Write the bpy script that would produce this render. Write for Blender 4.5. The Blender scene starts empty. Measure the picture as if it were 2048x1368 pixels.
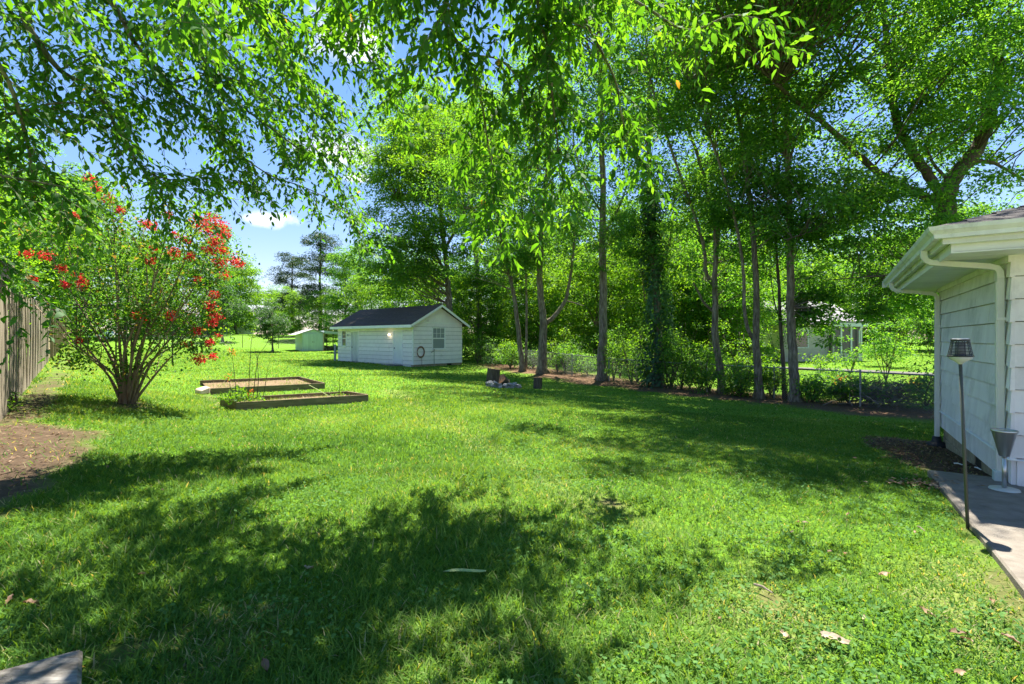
import bpy, math, random
import numpy as np
from mathutils import Vector
R = math.radians
rng = np.random.default_rng(7)
random.seed(7)
scene = bpy.context.scene
col = scene.collection

# ---------------------------------------------------------------- camera, sky, sun, exposure
CAM_H = 1.55
FPX = 1000.0                 # focal length in pixels of the 2048 px wide photograph
HZ = 676.0                   # horizon row
cam_d = bpy.data.cameras.new('camera')
cam_d.sensor_width = 36.0
cam_d.lens = FPX / 2048 * 36.0
cam_d.shift_y = -(684.0 - HZ) / 2048.0
cam_d.clip_start = 0.05
cam_d.clip_end = 1500
cam = bpy.data.objects.new('camera', cam_d)
cam.location = (0, 0, CAM_H)
cam.rotation_euler = (R(90), 0, 0)
col.objects.link(cam)
scene.camera = cam

SUN = Vector((0.155, 0.38, 1.0)).normalized()      # towards the sun
world = bpy.data.worlds.new('World')
scene.world = world
world.use_nodes = True
wn = world.node_tree.nodes; wl = world.node_tree.links
wn.clear()
w_out = wn.new('ShaderNodeOutputWorld'); w_bg = wn.new('ShaderNodeBackground')
sky = wn.new('ShaderNodeTexSky'); sky.sky_type = 'NISHITA'; sky.sun_disc = False
sky.sun_elevation = math.asin(SUN.z); sky.sun_rotation = math.atan2(SUN.x, SUN.y)
sky.altitude = 200; sky.air_density = 1.0; sky.dust_density = 0.15; sky.ozone_density = 2.0
w_bg.inputs['Strength'].default_value = 0.074
wl.new(w_bg.outputs[0], w_out.inputs[0])
# small fair-weather clouds: soft ellipsoidal puffs in sky directions, roughened by noise
tc = wn.new('ShaderNodeTexCoord')
nz = wn.new('ShaderNodeTexNoise'); nz.inputs['Scale'].default_value = 16; nz.inputs['Detail'].default_value = 6; nz.inputs['Roughness'].default_value = 0.62
wl.new(tc.outputs['Generated'], nz.inputs['Vector'])
def wmath(op, a, b=None):
    n = wn.new('ShaderNodeMath'); n.operation = op
    for i, v in enumerate((a, b)):
        if v is None: continue
        if isinstance(v, (int, float)): n.inputs[i].default_value = v
        else: wl.new(v, n.inputs[i])
    return n.outputs[0]
def sky_dir(px, py):
    return Vector(((px - 1024) / FPX, 1.0, (HZ - py) / FPX)).normalized()
total = None
for (px, py, rx, rz) in ((690, 80, .075, .035), (655, 300, .085, .034), (528, 437, .055, .018), (718, 356, .035, .010),
                         (1100, 540, .06, .025), (-500, 300, .1, .04), (2600, 250, .12, .04)):
    c = sky_dir(px, py)
    sub = wn.new('ShaderNodeVectorMath'); sub.operation = 'SUBTRACT'
    wl.new(tc.outputs['Generated'], sub.inputs[0]); sub.inputs[1].default_value = c
    mul = wn.new('ShaderNodeVectorMath'); mul.operation = 'MULTIPLY'
    wl.new(sub.outputs[0], mul.inputs[0]); mul.inputs[1].default_value = (1 / rx, 1 / rx, 1 / rz)
    ln = wn.new('ShaderNodeVectorMath'); ln.operation = 'LENGTH'; wl.new(mul.outputs[0], ln.inputs[0])
    m = wmath('SUBTRACT', 1.0, ln.outputs['Value'])
    m = wmath('ADD', m, wmath('MULTIPLY', wmath('SUBTRACT', nz.outputs['Fac'], 0.5), 2.6))
    total = m if total is None else wmath('MAXIMUM', total, m)
mr = wn.new('ShaderNodeMapRange'); mr.interpolation_type = 'SMOOTHSTEP'
mr.inputs['From Min'].default_value = -0.05; mr.inputs['From Max'].default_value = 0.75
wl.new(total, mr.inputs['Value'])
cm = wn.new('ShaderNodeMix'); cm.data_type = 'RGBA'
hs = wn.new('ShaderNodeHueSaturation'); hs.inputs['Saturation'].default_value = 1.6; hs.inputs['Value'].default_value = 1.55
gm_ = wn.new('ShaderNodeGamma'); gm_.inputs['Gamma'].default_value = 0.62
wl.new(sky.outputs[0], gm_.inputs['Color']); wl.new(gm_.outputs[0], hs.inputs['Color'])
wl.new(wmath('MULTIPLY', mr.outputs[0], 0.8), cm.inputs['Factor'])
tint = wn.new('ShaderNodeMix'); tint.data_type = 'RGBA'; tint.blend_type = 'MULTIPLY'; tint.inputs['Factor'].default_value = 1
wl.new(hs.outputs[0], tint.inputs[6]); tint.inputs[7].default_value = (1.0, .85, .93, 1)
wl.new(tint.outputs[2], cm.inputs[6]); cm.inputs[7].default_value = (5.6, 5.6, 5.8, 1)
wl.new(cm.outputs[2], w_bg.inputs['Color'])

sun_d = bpy.data.lights.new('sun', 'SUN'); sun_d.energy = 4.5; sun_d.angle = R(0.53); sun_d.color = (1.0, 0.93, 0.78)
sun_o = bpy.data.objects.new('sun', sun_d); col.objects.link(sun_o)
sun_o.rotation_euler = SUN.to_track_quat('Z', 'Y').to_euler()

scene.view_settings.view_transform = 'Standard'
scene.view_settings.look = 'None'
scene.view_settings.exposure = 2.05
scene.view_settings.gamma = 1.0
scene.cycles.max_bounces = 8
scene.cycles.diffuse_bounces = 6
scene.cycles.glossy_bounces = 2
scene.cycles.transmission_bounces = 6
scene.cycles.transparent_max_bounces = 6
scene.cycles.use_denoising = True
scene.cycles.sample_clamp_indirect = 6

# ---------------------------------------------------------------- helpers: terrain and pixel rays
def sstep(a, b, x):
    t = np.clip((np.asarray(x, float) - a) / (b - a), 0, 1)
    return t * t * (3 - 2 * t)
def terrain(x, y):
    x = np.asarray(x, float); y = np.asarray(y, float)
    s = .82 * x + .572 * y
    z = -.65 * sstep(4, 17, s) * (1 - .6 * sstep(22, 34, y))
    q = -(x + .862 * y) / 1.32
    z = z + np.clip(.35 + .034 * (y - 8), .1, .95) * sstep(-2.8, .9, q) * sstep(2, 7.5, y)
    z = z + 2.5 * sstep(50, 95, y) * sstep(6, -16, x)
    z = z + .35 * sstep(24, 60, s) + 1.0*sstep(60,140,s)
    return z
def tz(x, y): return float(terrain(x, y))
def P(px, py, depth):
    return np.array([(px - 1024) / FPX * depth, depth, CAM_H + (HZ - py) / FPX * depth])
def G(px, py):
    """the lawn point seen at a pixel: ray marched to the terrain"""
    d0 = 1.0
    while d0 < 200:
        p = P(px, py, d0)
        if p[2] <= tz(p[0], p[1]):
            a, b = d0 - .25, d0
            for _ in range(24):
                m = (a + b) / 2; p = P(px, py, m)
                if p[2] <= tz(p[0], p[1]): b = m
                else: a = m
            p = P(px, py, b); return np.array([p[0], p[1], tz(p[0], p[1])])
        d0 += .25
    return P(px, py, 200)
def GD(px, depth):
    x = (px - 1024) / FPX * depth
    return np.array([x, depth, tz(x, depth)])
def vnoise(x, y, seed=0):
    x = np.asarray(x, float); y = np.asarray(y, float)
    xi = np.floor(x).astype(np.int64); yi = np.floor(y).astype(np.int64)
    fx = x - xi; fy = y - yi
    fx = fx * fx * (3 - 2 * fx); fy = fy * fy * (3 - 2 * fy)
    def h(a, b):
        n = (a * 374761393 + b * 668265263 + seed * 1442695041) & 0x7fffffff
        n = ((n ^ (n >> 13)) * 1274126177) & 0x7fffffff
        return ((n ^ (n >> 16)) & 0xffff) / 65535.0
    return (h(xi, yi) * (1 - fx) + h(xi + 1, yi) * fx) * (1 - fy) + (h(xi, yi + 1) * (1 - fx) + h(xi + 1, yi + 1) * fx) * fy
def fbm(x, y, seed=0): return .55 * vnoise(x, y, seed) + .3 * vnoise(x * 2.1, y * 2.1, seed + 5) + .15 * vnoise(x * 4.3, y * 4.3, seed + 9)

# ---------------------------------------------------------------- helpers: meshes and objects
def mesh_np(name, V, F=None, T=None, mat=None, smooth=False, attrs=None):
    """V (n,3); F: list of index lists, or T: (m,3) array of triangles / (m,4) quads"""
    me = bpy.data.meshes.new(name)
    if T is not None:
        V = np.asarray(V, np.float32); T = np.asarray(T, np.int32); k = T.shape[1]
        me.vertices.add(len(V)); me.vertices.foreach_set('co', V.ravel())
        me.loops.add(T.size); me.loops.foreach_set('vertex_index', T.ravel())
        me.polygons.add(len(T)); me.polygons.foreach_set('loop_start', np.arange(0, T.size, k, dtype=np.int32))
        me.update(calc_edges=True)
    else:
        me.from_pydata([tuple(map(float, v)) for v in V], [], F)
        me.update()
    if attrs:
        for an, vals in attrs.items():
            at = me.attributes.new(an, 'FLOAT', 'POINT'); at.data.foreach_set('value', np.asarray(vals, np.float32))
    if smooth: me.polygons.foreach_set('use_smooth', np.ones(len(me.polygons), bool))
    if mat is not None: me.materials.append(mat)
    return me
def link(name, me, parent=None, loc=None):
    o = bpy.data.objects.new(name, me); col.objects.link(o)
    if parent is not None: o.parent = parent
    if loc is not None: o.location = loc
    return o
def tag(o, label=None, cat=None, group=None, kind=None):
    if label: o['label'] = label
    if cat: o['category'] = cat
    if group: o['group'] = group
    if kind: o['kind'] = kind
    return o
def thing(name, label, cat, loc=(0, 0, 0), group=None):
    o = bpy.data.objects.new(name, None); col.objects.link(o); o.location = tuple(map(float, loc)); o.empty_display_size = .2
    return tag(o, label, cat, group)
def origin_of(o):
    p = np.zeros(3)
    while o is not None: p += np.array(o.location); o = o.parent
    return p
class MB:
    def __init__(s): s.v = []; s.f = []; s.n = 0
    def add(s, V, F):
        V = np.asarray(V, float); s.v.append(V); s.f += [[i + s.n for i in f] for f in F]; s.n += len(V); return s
    def hexa(s, c8):
        return s.add(c8, [[0, 3, 2, 1], [4, 5, 6, 7], [0, 1, 5, 4], [1, 2, 6, 5], [2, 3, 7, 6], [3, 0, 4, 7]])
    def box(s, F, a0, a1, b0, b1, z0, z1):
        return s.hexa([F(a0, b0, z0), F(a1, b0, z0), F(a1, b1, z0), F(a0, b1, z0), F(a0, b0, z1), F(a1, b0, z1), F(a1, b1, z1), F(a0, b1, z1)])
    def tube(s, pts, rad, n=6, cap=True):
        pts = np.asarray(pts, float); k = len(pts)
        rad = np.broadcast_to(np.asarray(rad, float), (k,))
        t = np.gradient(pts, axis=0); t /= np.linalg.norm(t, axis=1)[:, None] + 1e-9
        ref = np.array([0, 0, 1.]) if abs(t[:, 2]).mean() < .8 else np.array([1., 0, 0])
        u = np.cross(t, ref); u /= np.linalg.norm(u, axis=1)[:, None] + 1e-9
        w = np.cross(t, u)
        an = np.linspace(0, 2 * np.pi, n, endpoint=False)
        V = (pts[:, None] + rad[:, None, None] * (np.cos(an)[None, :, None] * u[:, None] + np.sin(an)[None, :, None] * w[:, None])).reshape(-1, 3)
        F = [[i * n + j, i * n + (j + 1) % n, (i + 1) * n + (j + 1) % n, (i + 1) * n + j] for i in range(k - 1) for j in range(n)]
        if cap: F += [list(range(n - 1, -1, -1)), [(k - 1) * n + j for j in range(n)]]
        return s.add(V, F)
    def lathe(s, c, prof, n=20, axis=(0, 0, 1)):
        ax = Vector(axis).normalized(); u = ax.orthogonal().normalized(); w = ax.cross(u)
        ax, u, w = map(np.array, (ax, u, w)); c = np.asarray(c, float)
        an = np.linspace(0, 2 * np.pi, n, endpoint=False)
        V = [c + h * ax + r * (math.cos(a) * u + math.sin(a) * w) for r, h in prof for a in an]
        F = [[i * n + j, i * n + (j + 1) % n, (i + 1) * n + (j + 1) % n, (i + 1) * n + j] for i in range(len(prof) - 1) for j in range(n)]
        F += [list(range(n - 1, -1, -1)), [(len(prof) - 1) * n + j for j in range(n)]]
        return s.add(V, F)
    def poly_prism(s, pts, off):
        pts = np.asarray(pts, float); n = len(pts); off = np.asarray(off, float)
        return s.add(np.vstack([pts, pts + off]), [list(range(n - 1, -1, -1)), list(range(n, 2 * n))] + [[i, (i + 1) % n, n + (i + 1) % n, n + i] for i in range(n)])
    def build(s, name, mat, parent=None, smooth=False, bevel=0):
        V = np.vstack(s.v)
        o0 = origin_of(parent) if parent is not None else np.zeros(3)
        if parent is None:
            o0 = np.array([V[:, 0].mean(), V[:, 1].mean(), V[:, 2].min()])
        me = mesh_np(name, V - o0, s.f, mat=mat, smooth=smooth)
        o = link(name, me, parent, None if parent is not None else o0)
        if bevel:
            b = o.modifiers.new('bevel', 'BEVEL'); b.width = bevel; b.segments = 1; b.limit_method = 'ANGLE'
        return o
def frame(o, A, B):
    o = np.asarray(o, float); A = np.array([A[0], A[1], 0.]); B = np.array([B[0], B[1], 0.])
    return lambda a, b, z: o + a * A + b * B + np.array([0, 0, z])
def shared(name, me, parent, loc, rot=(0, 0, 0), scale=(1, 1, 1)):
    o = bpy.data.objects.new(name, me); col.objects.link(o); o.parent = parent
    o.location = np.asarray(loc, float) - (origin_of(parent) if parent is not None else 0)
    o.rotation_euler = rot; o.scale = scale
    return o

# leaf-like instances joined into one mesh: template vertices in (along, across, normal)
T_FAR = (np.array([(0, 0, 0), (.42, .5, .07), (1, 0, -.08), (.42, -.5, .07)]), np.array([(0, 1, 2), (0, 2, 3)]))
T_NEAR = (np.array([(0, 0, 0), (.22, .40, .05), (.55, .46, .03), (1, 0, -.16), (.55, -.46, .03), (.22, -.40, .05), (.22, 0, -.01), (.55, 0, -.04)]),
          np.array([(0, 1, 6), (0, 6, 5), (1, 2, 7), (1, 7, 6), (6, 7, 4), (6, 4, 5), (2, 3, 7), (7, 3, 4)]))
T_LEAF = (np.array([(0, 0, 0), (.2, .36, .03), (.55, .46, .02), (1, 0, -.15), (.55, -.46, .02), (.2, -.36, .03)]), np.array([(0, 1, 5), (1, 2, 5), (2, 4, 5), (2, 3, 4)]))
T_BLADE = (np.array([(0, -.5, 0), (0, .5, 0), (.55, -.36, .06), (.55, .36, .06), (1, 0, .26)]), np.array([(0, 1, 3), (0, 3, 2), (2, 3, 4)]))
T_TRI = (np.array([(0, -.5, 0), (0, .5, 0), (1, 0, .18)]), np.array([(0, 1, 2)]))
T_ROUND = (np.array([(0, 0, 0), (.3, .45, .05), (.8, .4, .05), (1, 0, 0), (.8, -.4, .05), (.3, -.45, .05)]), np.array([(0, 1, 2), (0, 2, 3), (0, 3, 4), (0, 4, 5)]))
def norm(a): return a / (np.linalg.norm(a, axis=-1, keepdims=True) + 1e-9)
def leaves(name, mat, C, D, N, L, W, rnd, tmpl, parent=None, origin=None):
    tv, tf = tmpl
    D = norm(D); S = norm(np.cross(N, D)); N = np.cross(D, S)
    L = np.broadcast_to(L, (len(C),)); W = np.broadcast_to(W, (len(C),))
    curl = (rng.random(len(C)) * 2.6 - .5) if len(tv) != 3 and len(tv) != 5 else np.ones(len(C))
    V = (C[:, None] + tv[None, :, 0, None] * (L[:, None] * D)[:, None] + tv[None, :, 1, None] * (W[:, None] * S)[:, None]
         + tv[None, :, 2, None] * ((L * curl)[:, None] * N)[:, None]).reshape(-1, 3)
    T = (tf[None] + (np.arange(len(C)) * len(tv))[:, None, None]).reshape(-1, 3)
    o0 = origin_of(parent) if parent is not None else (np.zeros(3) if origin is None else origin)
    me = mesh_np(name, V - o0, T=T, mat=mat, attrs={'rnd': np.repeat(rnd, len(tv))})
    return link(name, me, parent, None if parent is not None else o0)
# ---------------------------------------------------------------- materials
def new_mat(name):
    m = bpy.data.materials.new(name); m.use_nodes = True
    nt = m.node_tree; nt.nodes.clear()
    out = nt.nodes.new('ShaderNodeOutputMaterial')
    return m, nt, out
def N_(nt, t, **kw):
    n = nt.nodes.new(t)
    for k, v in kw.items(): setattr(n, k, v)
    return n
def rgb(c): return (c[0], c[1], c[2], 1)
def ramp(nt, src, stops):
    r = N_(nt, 'ShaderNodeValToRGB'); e = r.color_ramp.elements
    while len(e) < len(stops): e.new(.5)
    for el, (p, c) in zip(e, stops): el.position = p; el.color = rgb(c)
    nt.links.new(src, r.inputs[0]); return r.outputs[0]
def surface(name, stops, scale=(6, 6, 6), rough=.8, detail=6, bump=.15, bump_scale=40, metal=0, spec=.3, coord='Object', distort=0, dirt=None):
    """noise-tinted principled surface: stops is a colour ramp on stretched noise"""
    m, nt, out = new_mat(name)
    tcn = N_(nt, 'ShaderNodeTexCoord'); mp = N_(nt, 'ShaderNodeMapping'); mp.inputs['Scale'].default_value = scale
    oi0 = N_(nt, 'ShaderNodeObjectInfo'); sc0 = N_(nt, 'ShaderNodeVectorMath', operation='SCALE'); sc0.inputs[0].default_value = (37, 23, 11)
    nt.links.new(oi0.outputs['Random'], sc0.inputs['Scale']); nt.links.new(sc0.outputs[0], mp.inputs['Location'])
    nt.links.new(tcn.outputs[coord], mp.inputs[0])
    n = N_(nt, 'ShaderNodeTexNoise'); n.inputs['Scale'].default_value = 1; n.inputs['Detail'].default_value = detail; n.inputs['Roughness'].default_value = .65; n.inputs['Distortion'].default_value = distort
    nt.links.new(mp.outputs[0], n.inputs['Vector'])
    c = ramp(nt, n.outputs['Fac'], stops)
    b = N_(nt, 'ShaderNodeBsdfPrincipled'); b.inputs['Roughness'].default_value = rough; b.inputs['Metallic'].default_value = metal
    b.inputs['Specular IOR Level'].default_value = spec
    if dirt:
        n2 = N_(nt, 'ShaderNodeTexNoise'); n2.inputs['Scale'].default_value = dirt[1]; n2.inputs['Detail'].default_value = 8; n2.inputs['Roughness'].default_value = .7
        nt.links.new(tcn.outputs[coord], n2.inputs['Vector'])
        r2 = N_(nt, 'ShaderNodeMapRange'); r2.inputs['From Min'].default_value = dirt[2]; r2.inputs['From Max'].default_value = dirt[2] + .2
        r2.inputs['To Max'].default_value = dirt[3]
        nt.links.new(n2.outputs['Fac'], r2.inputs['Value'])
        mx = N_(nt, 'ShaderNodeMix', data_type='RGBA'); nt.links.new(r2.outputs[0], mx.inputs['Factor']); nt.links.new(c, mx.inputs[6]); mx.inputs[7].default_value = rgb(dirt[0]); c = mx.outputs[2]
    # slow per-object variation
    oi = N_(nt, 'ShaderNodeObjectInfo'); hsv = N_(nt, 'ShaderNodeHueSaturation')
    mr_ = N_(nt, 'ShaderNodeMapRange'); mr_.inputs['To Min'].default_value = .94; mr_.inputs['To Max'].default_value = 1.06
    nt.links.new(oi.outputs['Random'], mr_.inputs['Value']); nt.links.new(mr_.outputs[0], hsv.inputs['Value']); nt.links.new(c, hsv.inputs['Color'])
    nt.links.new(hsv.outputs[0], b.inputs['Base Color'])
    if bump:
        nb = N_(nt, 'ShaderNodeTexNoise'); nb.inputs['Scale'].default_value = bump_scale; nb.inputs['Detail'].default_value = 5
        mp2 = N_(nt, 'ShaderNodeMapping'); mp2.inputs['Scale'].default_value = tuple(s / max(scale) for s in scale)
        nt.links.new(tcn.outputs[coord], mp2.inputs[0]); nt.links.new(mp2.outputs[0], nb.inputs['Vector'])
        bp = N_(nt, 'ShaderNodeBump'); bp.inputs['Strength'].default_value = bump; bp.inputs['Distance'].default_value = .02
        nt.links.new(nb.outputs['Fac'], bp.inputs['Height']); nt.links.new(bp.outputs[0], b.inputs['Normal'])
    nt.links.new(b.outputs[0], out.inputs[0])
    return m
def leaf_mat(name, stops, trans, tmix=.45, rough=.45, gloss=.05):
    """stops: reflected colour by per-leaf value; trans: factor on the colour for transmitted light"""
    m, nt, out = new_mat(name)
    at = N_(nt, 'ShaderNodeAttribute'); at.attribute_name = 'rnd'
    c = ramp(nt, at.outputs['Fac'], stops)
    ml = N_(nt, 'ShaderNodeMix', data_type='RGBA', blend_type='MULTIPLY'); ml.inputs['Factor'].default_value = 1
    nt.links.new(c, ml.inputs[6]); ml.inputs[7].default_value = rgb(trans)
    df = N_(nt, 'ShaderNodeBsdfDiffuse'); tr = N_(nt, 'ShaderNodeBsdfTranslucent'); gl = N_(nt, 'ShaderNodeBsdfGlossy')
    gl.inputs['Roughness'].default_value = rough; gl.inputs['Color'].default_value = (.9, .95, 1, 1)
    nt.links.new(c, df.inputs[0]); nt.links.new(ml.outputs[2], tr.inputs[0])
    a = N_(nt, 'ShaderNodeMixShader'); a.inputs[0].default_value = tmix
    nt.links.new(df.outputs[0], a.inputs[1]); nt.links.new(tr.outputs[0], a.inputs[2])
    b = N_(nt, 'ShaderNodeMixShader'); b.inputs[0].default_value = gloss
    nt.links.new(a.outputs[0], b.inputs[1]); nt.links.new(gl.outputs[0], b.inputs[2])
    nt.links.new(b.outputs[0], out.inputs[0])
    return m
M = {}
M['leaf_near'] = leaf_mat('leaf_near', [(0, (.022, .08, .010)), (.5, (.044, .135, .015)), (.93, (.080, .195, .022)), (1, (.20, .12, .04))], (3.3, 2.7, .7), .55, .6, .02)
M['leaf_tree'] = leaf_mat('leaf_tree', [(0, (.030, .105, .015)), (.6, (.056, .16, .022)), (1, (.098, .225, .032))], (3.4, 2.7, .9), .55, .6, .02)
M['leaf_light'] = leaf_mat('leaf_light', [(0, (.036, .115, .012)), (.6, (.066, .175, .015)), (1, (.11, .24, .02))], (3.2, 2.4, .7), .55, .6, .02)
M['leaf_dark'] = leaf_mat('leaf_dark', [(0, (.022, .065, .016)), (.6, (.035, .095, .02)), (1, (.055, .125, .024))], (2.4, 2.2, 1.1), .42, .6, .03)
M['leaf_myrtle'] = leaf_mat('leaf_myrtle', [(0, (.026, .09, .010)), (.6, (.055, .15, .013)), (.9, (.10, .20, .016)), (1, (.20, .11, .04))], (2.3, 2.0, 1.0), .45, .6, .02)
M['flower'] = leaf_mat('flower', [(0, (.45, .012, .018)), (.5, (.62, .025, .03)), (.85, (.72, .07, .05)), (1, (.7, .25, .14))], (1.2, 1.2, 1.2), .35, .6, .02)
M['seed'] = leaf_mat('seed', [(0, (.35, .22, .10)), (1, (.55, .34, .22))], (1.2, 1.2, 1.2), .35, .6, .02)
M['orange_flower'] = leaf_mat('orange_flower', [(0, (.5, .10, .02)), (1, (.7, .30, .03))], (1.2, 1.2, 1), .35, .6, .02)
M['grass'] = leaf_mat('grass', [(0, (.036, .108, .012)), (.45, (.088, .20, .022)), (.80, (.150, .265, .040)), (.93, (.22, .28, .10)), (1, (.34, .31, .19))], (2.4, 1.75, .6), .40, .7, .012)
M['clover'] = leaf_mat('clover', [(0, (.045, .14, .026)), (1, (.11, .23, .055))], (2.1, 1.7, .9), .38, .7, .012)
M['dry_leaf'] = leaf_mat('dry_leaf', [(0, (.13, .07, .035)), (.6, (.24, .145, .08)), (1, (.38, .28, .18))], (1, 1, 1), .2, .6, .03)
M['straw'] = leaf_mat('straw', [(0, (.22, .16, .08)), (1, (.45, .38, .20))], (1, 1, 1), .25, .6, .03)
M['pine'] = leaf_mat('pine', [(0, (.02, .05, .016)), (1, (.045, .085, .022))], (1.5, 1.5, 1.2), .3, .5, .04)

M['wood_grey'] = surface('wood_grey', [(.25, (.085, .068, .05)), (.5, (.24, .20, .155)), (.75, (.40, .35, .28))], (26, 26, 1.4), .9, bump=.5, bump_scale=22, dirt=((.30, .21, .12), .9, .5, .4))
M['wood_post'] = surface('wood_post', [(.25, (.13, .10, .06)), (.5, (.26, .21, .13)), (.75, (.36, .29, .19))], (22, 22, 1.3), .9, bump=.4, bump_scale=20)
M['wood_bed'] = surface('wood_bed', [(.25, (.075, .06, .035)), (.5, (.15, .12, .07)), (.75, (.24, .19, .12))], (3, 3, 22), .9, bump=.4, bump_scale=20, dirt=((.06, .09, .03), 3, .52, .6))
M['wood_plank'] = surface('wood_plank', [(.25, (.05, .045, .04)), (.45, (.12, .11, .10)), (.6, (.20, .19, .18)), (.8, (.28, .27, .26))], (7, 34, 10), .9, bump=.5, bump_scale=30, dirt=((.045, .04, .035), 7, .46, .85))
M['soil'] = surface('soil', [(.3, (.10, .065, .035)), (.6, (.20, .14, .08)), (.8, (.30, .23, .14))], (14, 14, 14), .95, bump=.7, bump_scale=30)
M['bark'] = surface('bark', [(.3, (.05, .04, .028)), (.45, (.13, .105, .075)), (.55, (.21, .18, .135)), (.7, (.33, .29, .225))], (16, 16, 3), .95, bump=1.0, bump_scale=10, dirt=((.10, .12, .06), 1.5, .5, .5))
M['bark_dark'] = surface('bark_dark', [(.25, (.035, .028, .02)), (.5, (.085, .068, .05)), (.75, (.16, .13, .10))], (14, 14, 2.2), .95, bump=.8, bump_scale=10)
M['bark_light'] = surface('bark_light', [(.25, (.10, .07, .045)), (.5, (.20, .15, .10)), (.75, (.31, .25, .18))], (16, 16, 2), .9, bump=.4, bump_scale=12)
M['cut_wood'] = surface('cut_wood', [(.3, (.20, .10, .05)), (.6, (.38, .20, .10)), (.8, (.5, .30, .17))], (9, 9, 9), .9, bump=.3)
M['char'] = surface('char', [(.3, (.015, .014, .013)), (.7, (.05, .045, .04))], (9, 9, 9), .9, bump=.5)
M['white'] = surface('white', [(.3, (.78, .735, .72)), (.7, (.87, .82, .80))], (3, 3, 1.2), .6, bump=.05, dirt=((.40, .40, .36), 2.2, .56, .5))
M['white_trim'] = surface('white_trim', [(.3, (.74, .74, .72)), (.7, (.84, .84, .82))], (3, 3, 3), .5, bump=.03, dirt=((.45, .44, .38), 3, .58, .5))
M['house_white'] = surface('house_white', [(.3, (.75, .70, .69)), (.55, (.83, .785, .77)), (.7, (.88, .84, .82))], (5, 5, .8), .7, bump=.10, bump_scale=60, dirt=((.42, .41, .38), 1.7, .50, .55))
M['gutter'] = surface('gutter', [(.3, (.66, .66, .62)), (.7, (.80, .80, .76))], (5, 5, 1.5), .45, bump=.03, dirt=((.30, .31, .25), 4, .52, .6))
M['downspout'] = surface('downspout', [(.3, (.66, .66, .61)), (.7, (.77, .77, .72))], (6, 6, 1), .45, bump=.02, dirt=((.42, .41, .34), 3, .55, .4))
M['block'] = surface('block', [(.3, (.24, .19, .12)), (.6, (.38, .31, .21)), (.8, (.46, .40, .30))], (9, 9, 9), .95, bump=.5, bump_scale=60)
M['concrete'] = surface('concrete', [(.3, (.12, .105, .09)), (.55, (.185, .165, .145)), (.8, (.25, .23, .205))], (5, 5, 5), .9, detail=9, bump=.4, bump_scale=120, dirt=((.13, .115, .10), 2.4, .5, .6))
M['step'] = surface('step', [(.3, (.07, .07, .065)), (.7, (.17, .165, .15))], (6, 6, 6), .95, bump=.4)
M['shingle'] = surface('shingle', [(.3, (.045, .042, .045)), (.6, (.085, .078, .08)), (.8, (.13, .12, .12))], (18, 18, 18), .95, bump=.5, bump_scale=90)
M['shingle_brown'] = surface('shingle_brown', [(.3, (.05, .038, .034)), (.6, (.085, .066, .058)), (.8, (.14, .115, .10))], (8, 8, 8), .95, bump=.5, bump_scale=40, dirt=((.36, .34, .32), 1.6, .64, .7))
M['shingle_grey'] = surface('shingle_grey', [(.3, (.20, .19, .21)), (.7, (.33, .32, .35))], (6, 6, 30), .95, bump=.4)
M['door_white'] = surface('door_white', [(.3, (.72, .73, .73)), (.7, (.82, .83, .83))], (2, 2, 2), .5, bump=.02)
M['door_worn'] = surface('door_worn', [(.3, (.50, .50, .49)), (.7, (.68, .68, .67))], (6, 6, 1.5), .7, bump=.1, dirt=((.22, .22, .21), 3, .54, .6))
M['teal'] = surface('teal', [(.3, (.44, .53, .51)), (.7, (.55, .63, .61))], (4, 4, 1), .5, bump=.04, dirt=((.40, .34, .22), 2, .6, .5))
M['metal_roof'] = surface('metal_roof', [(.3, (.35, .36, .36)), (.7, (.5, .51, .5))], (3, 8, 3), .5, bump=.1, dirt=((.22, .20, .16), 2, .52, .6))
M['galv'] = surface('galv', [(.3, (.22, .23, .23)), (.7, (.36, .37, .37))], (8, 8, 8), .5, metal=.6, bump=.05)
M['wire'] = surface('wire', [(.3, (.16, .17, .165)), (.7, (.28, .29, .28))], (8, 8, 8), .55, metal=.4, bump=0)
M['dark_iron'] = surface('dark_iron', [(.3, (.025, .022, .02)), (.7, (.06, .052, .045))], (8, 8, 8), .7, metal=.2, bump=.1)
M['torch_pole'] = surface('torch_pole', [(.3, (.055, .06, .052)), (.7, (.085, .09, .08))], (8, 8, 3), .45, metal=.15, bump=.02)
M['torch_dark'] = surface('torch_dark', [(.3, (.03, .032, .035)), (.7, (.06, .064, .07))], (8, 8, 8), .35, metal=.3, bump=.02)
M['torch_top'] = surface('torch_top', [(.3, (.35, .38, .42)), (.7, (.5, .53, .58))], (8, 8, 8), .25, bump=0)
M['torch_inner'] = surface('torch_inner', [(.3, (.30, .31, .32)), (.7, (.42, .43, .44))], (8, 8, 8), .4, bump=0)
M['steel'] = surface('steel', [(.3, (.48, .48, .46)), (.7, (.62, .62, .60))], (30, 30, 1.5), .32, metal=.85, bump=.02)
M['steel_dull'] = surface('steel_dull', [(.3, (.42, .44, .43)), (.7, (.58, .60, .58))], (6, 6, 6), .5, metal=.3, bump=.05)
M['black_rubber'] = surface('black_rubber', [(.3, (.012, .013, .016)), (.7, (.03, .032, .04))], (6, 6, 6), .6, bump=.05)
M['brass'] = surface('brass', [(.3, (.12, .11, .08)), (.7, (.26, .24, .18))], (20, 20, 20), .5, metal=.6, bump=.05)
M['hose'] = surface('hose', [(.3, (.16, .075, .05)), (.7, (.28, .13, .08))], (8, 8, 8), .5, bump=.02)
M['stone'] = surface('stone', [(.3, (.15, .145, .14)), (.6, (.33, .325, .33)), (.8, (.50, .50, .51))], (7, 7, 7), .9, bump=.5, bump_scale=18)
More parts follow.
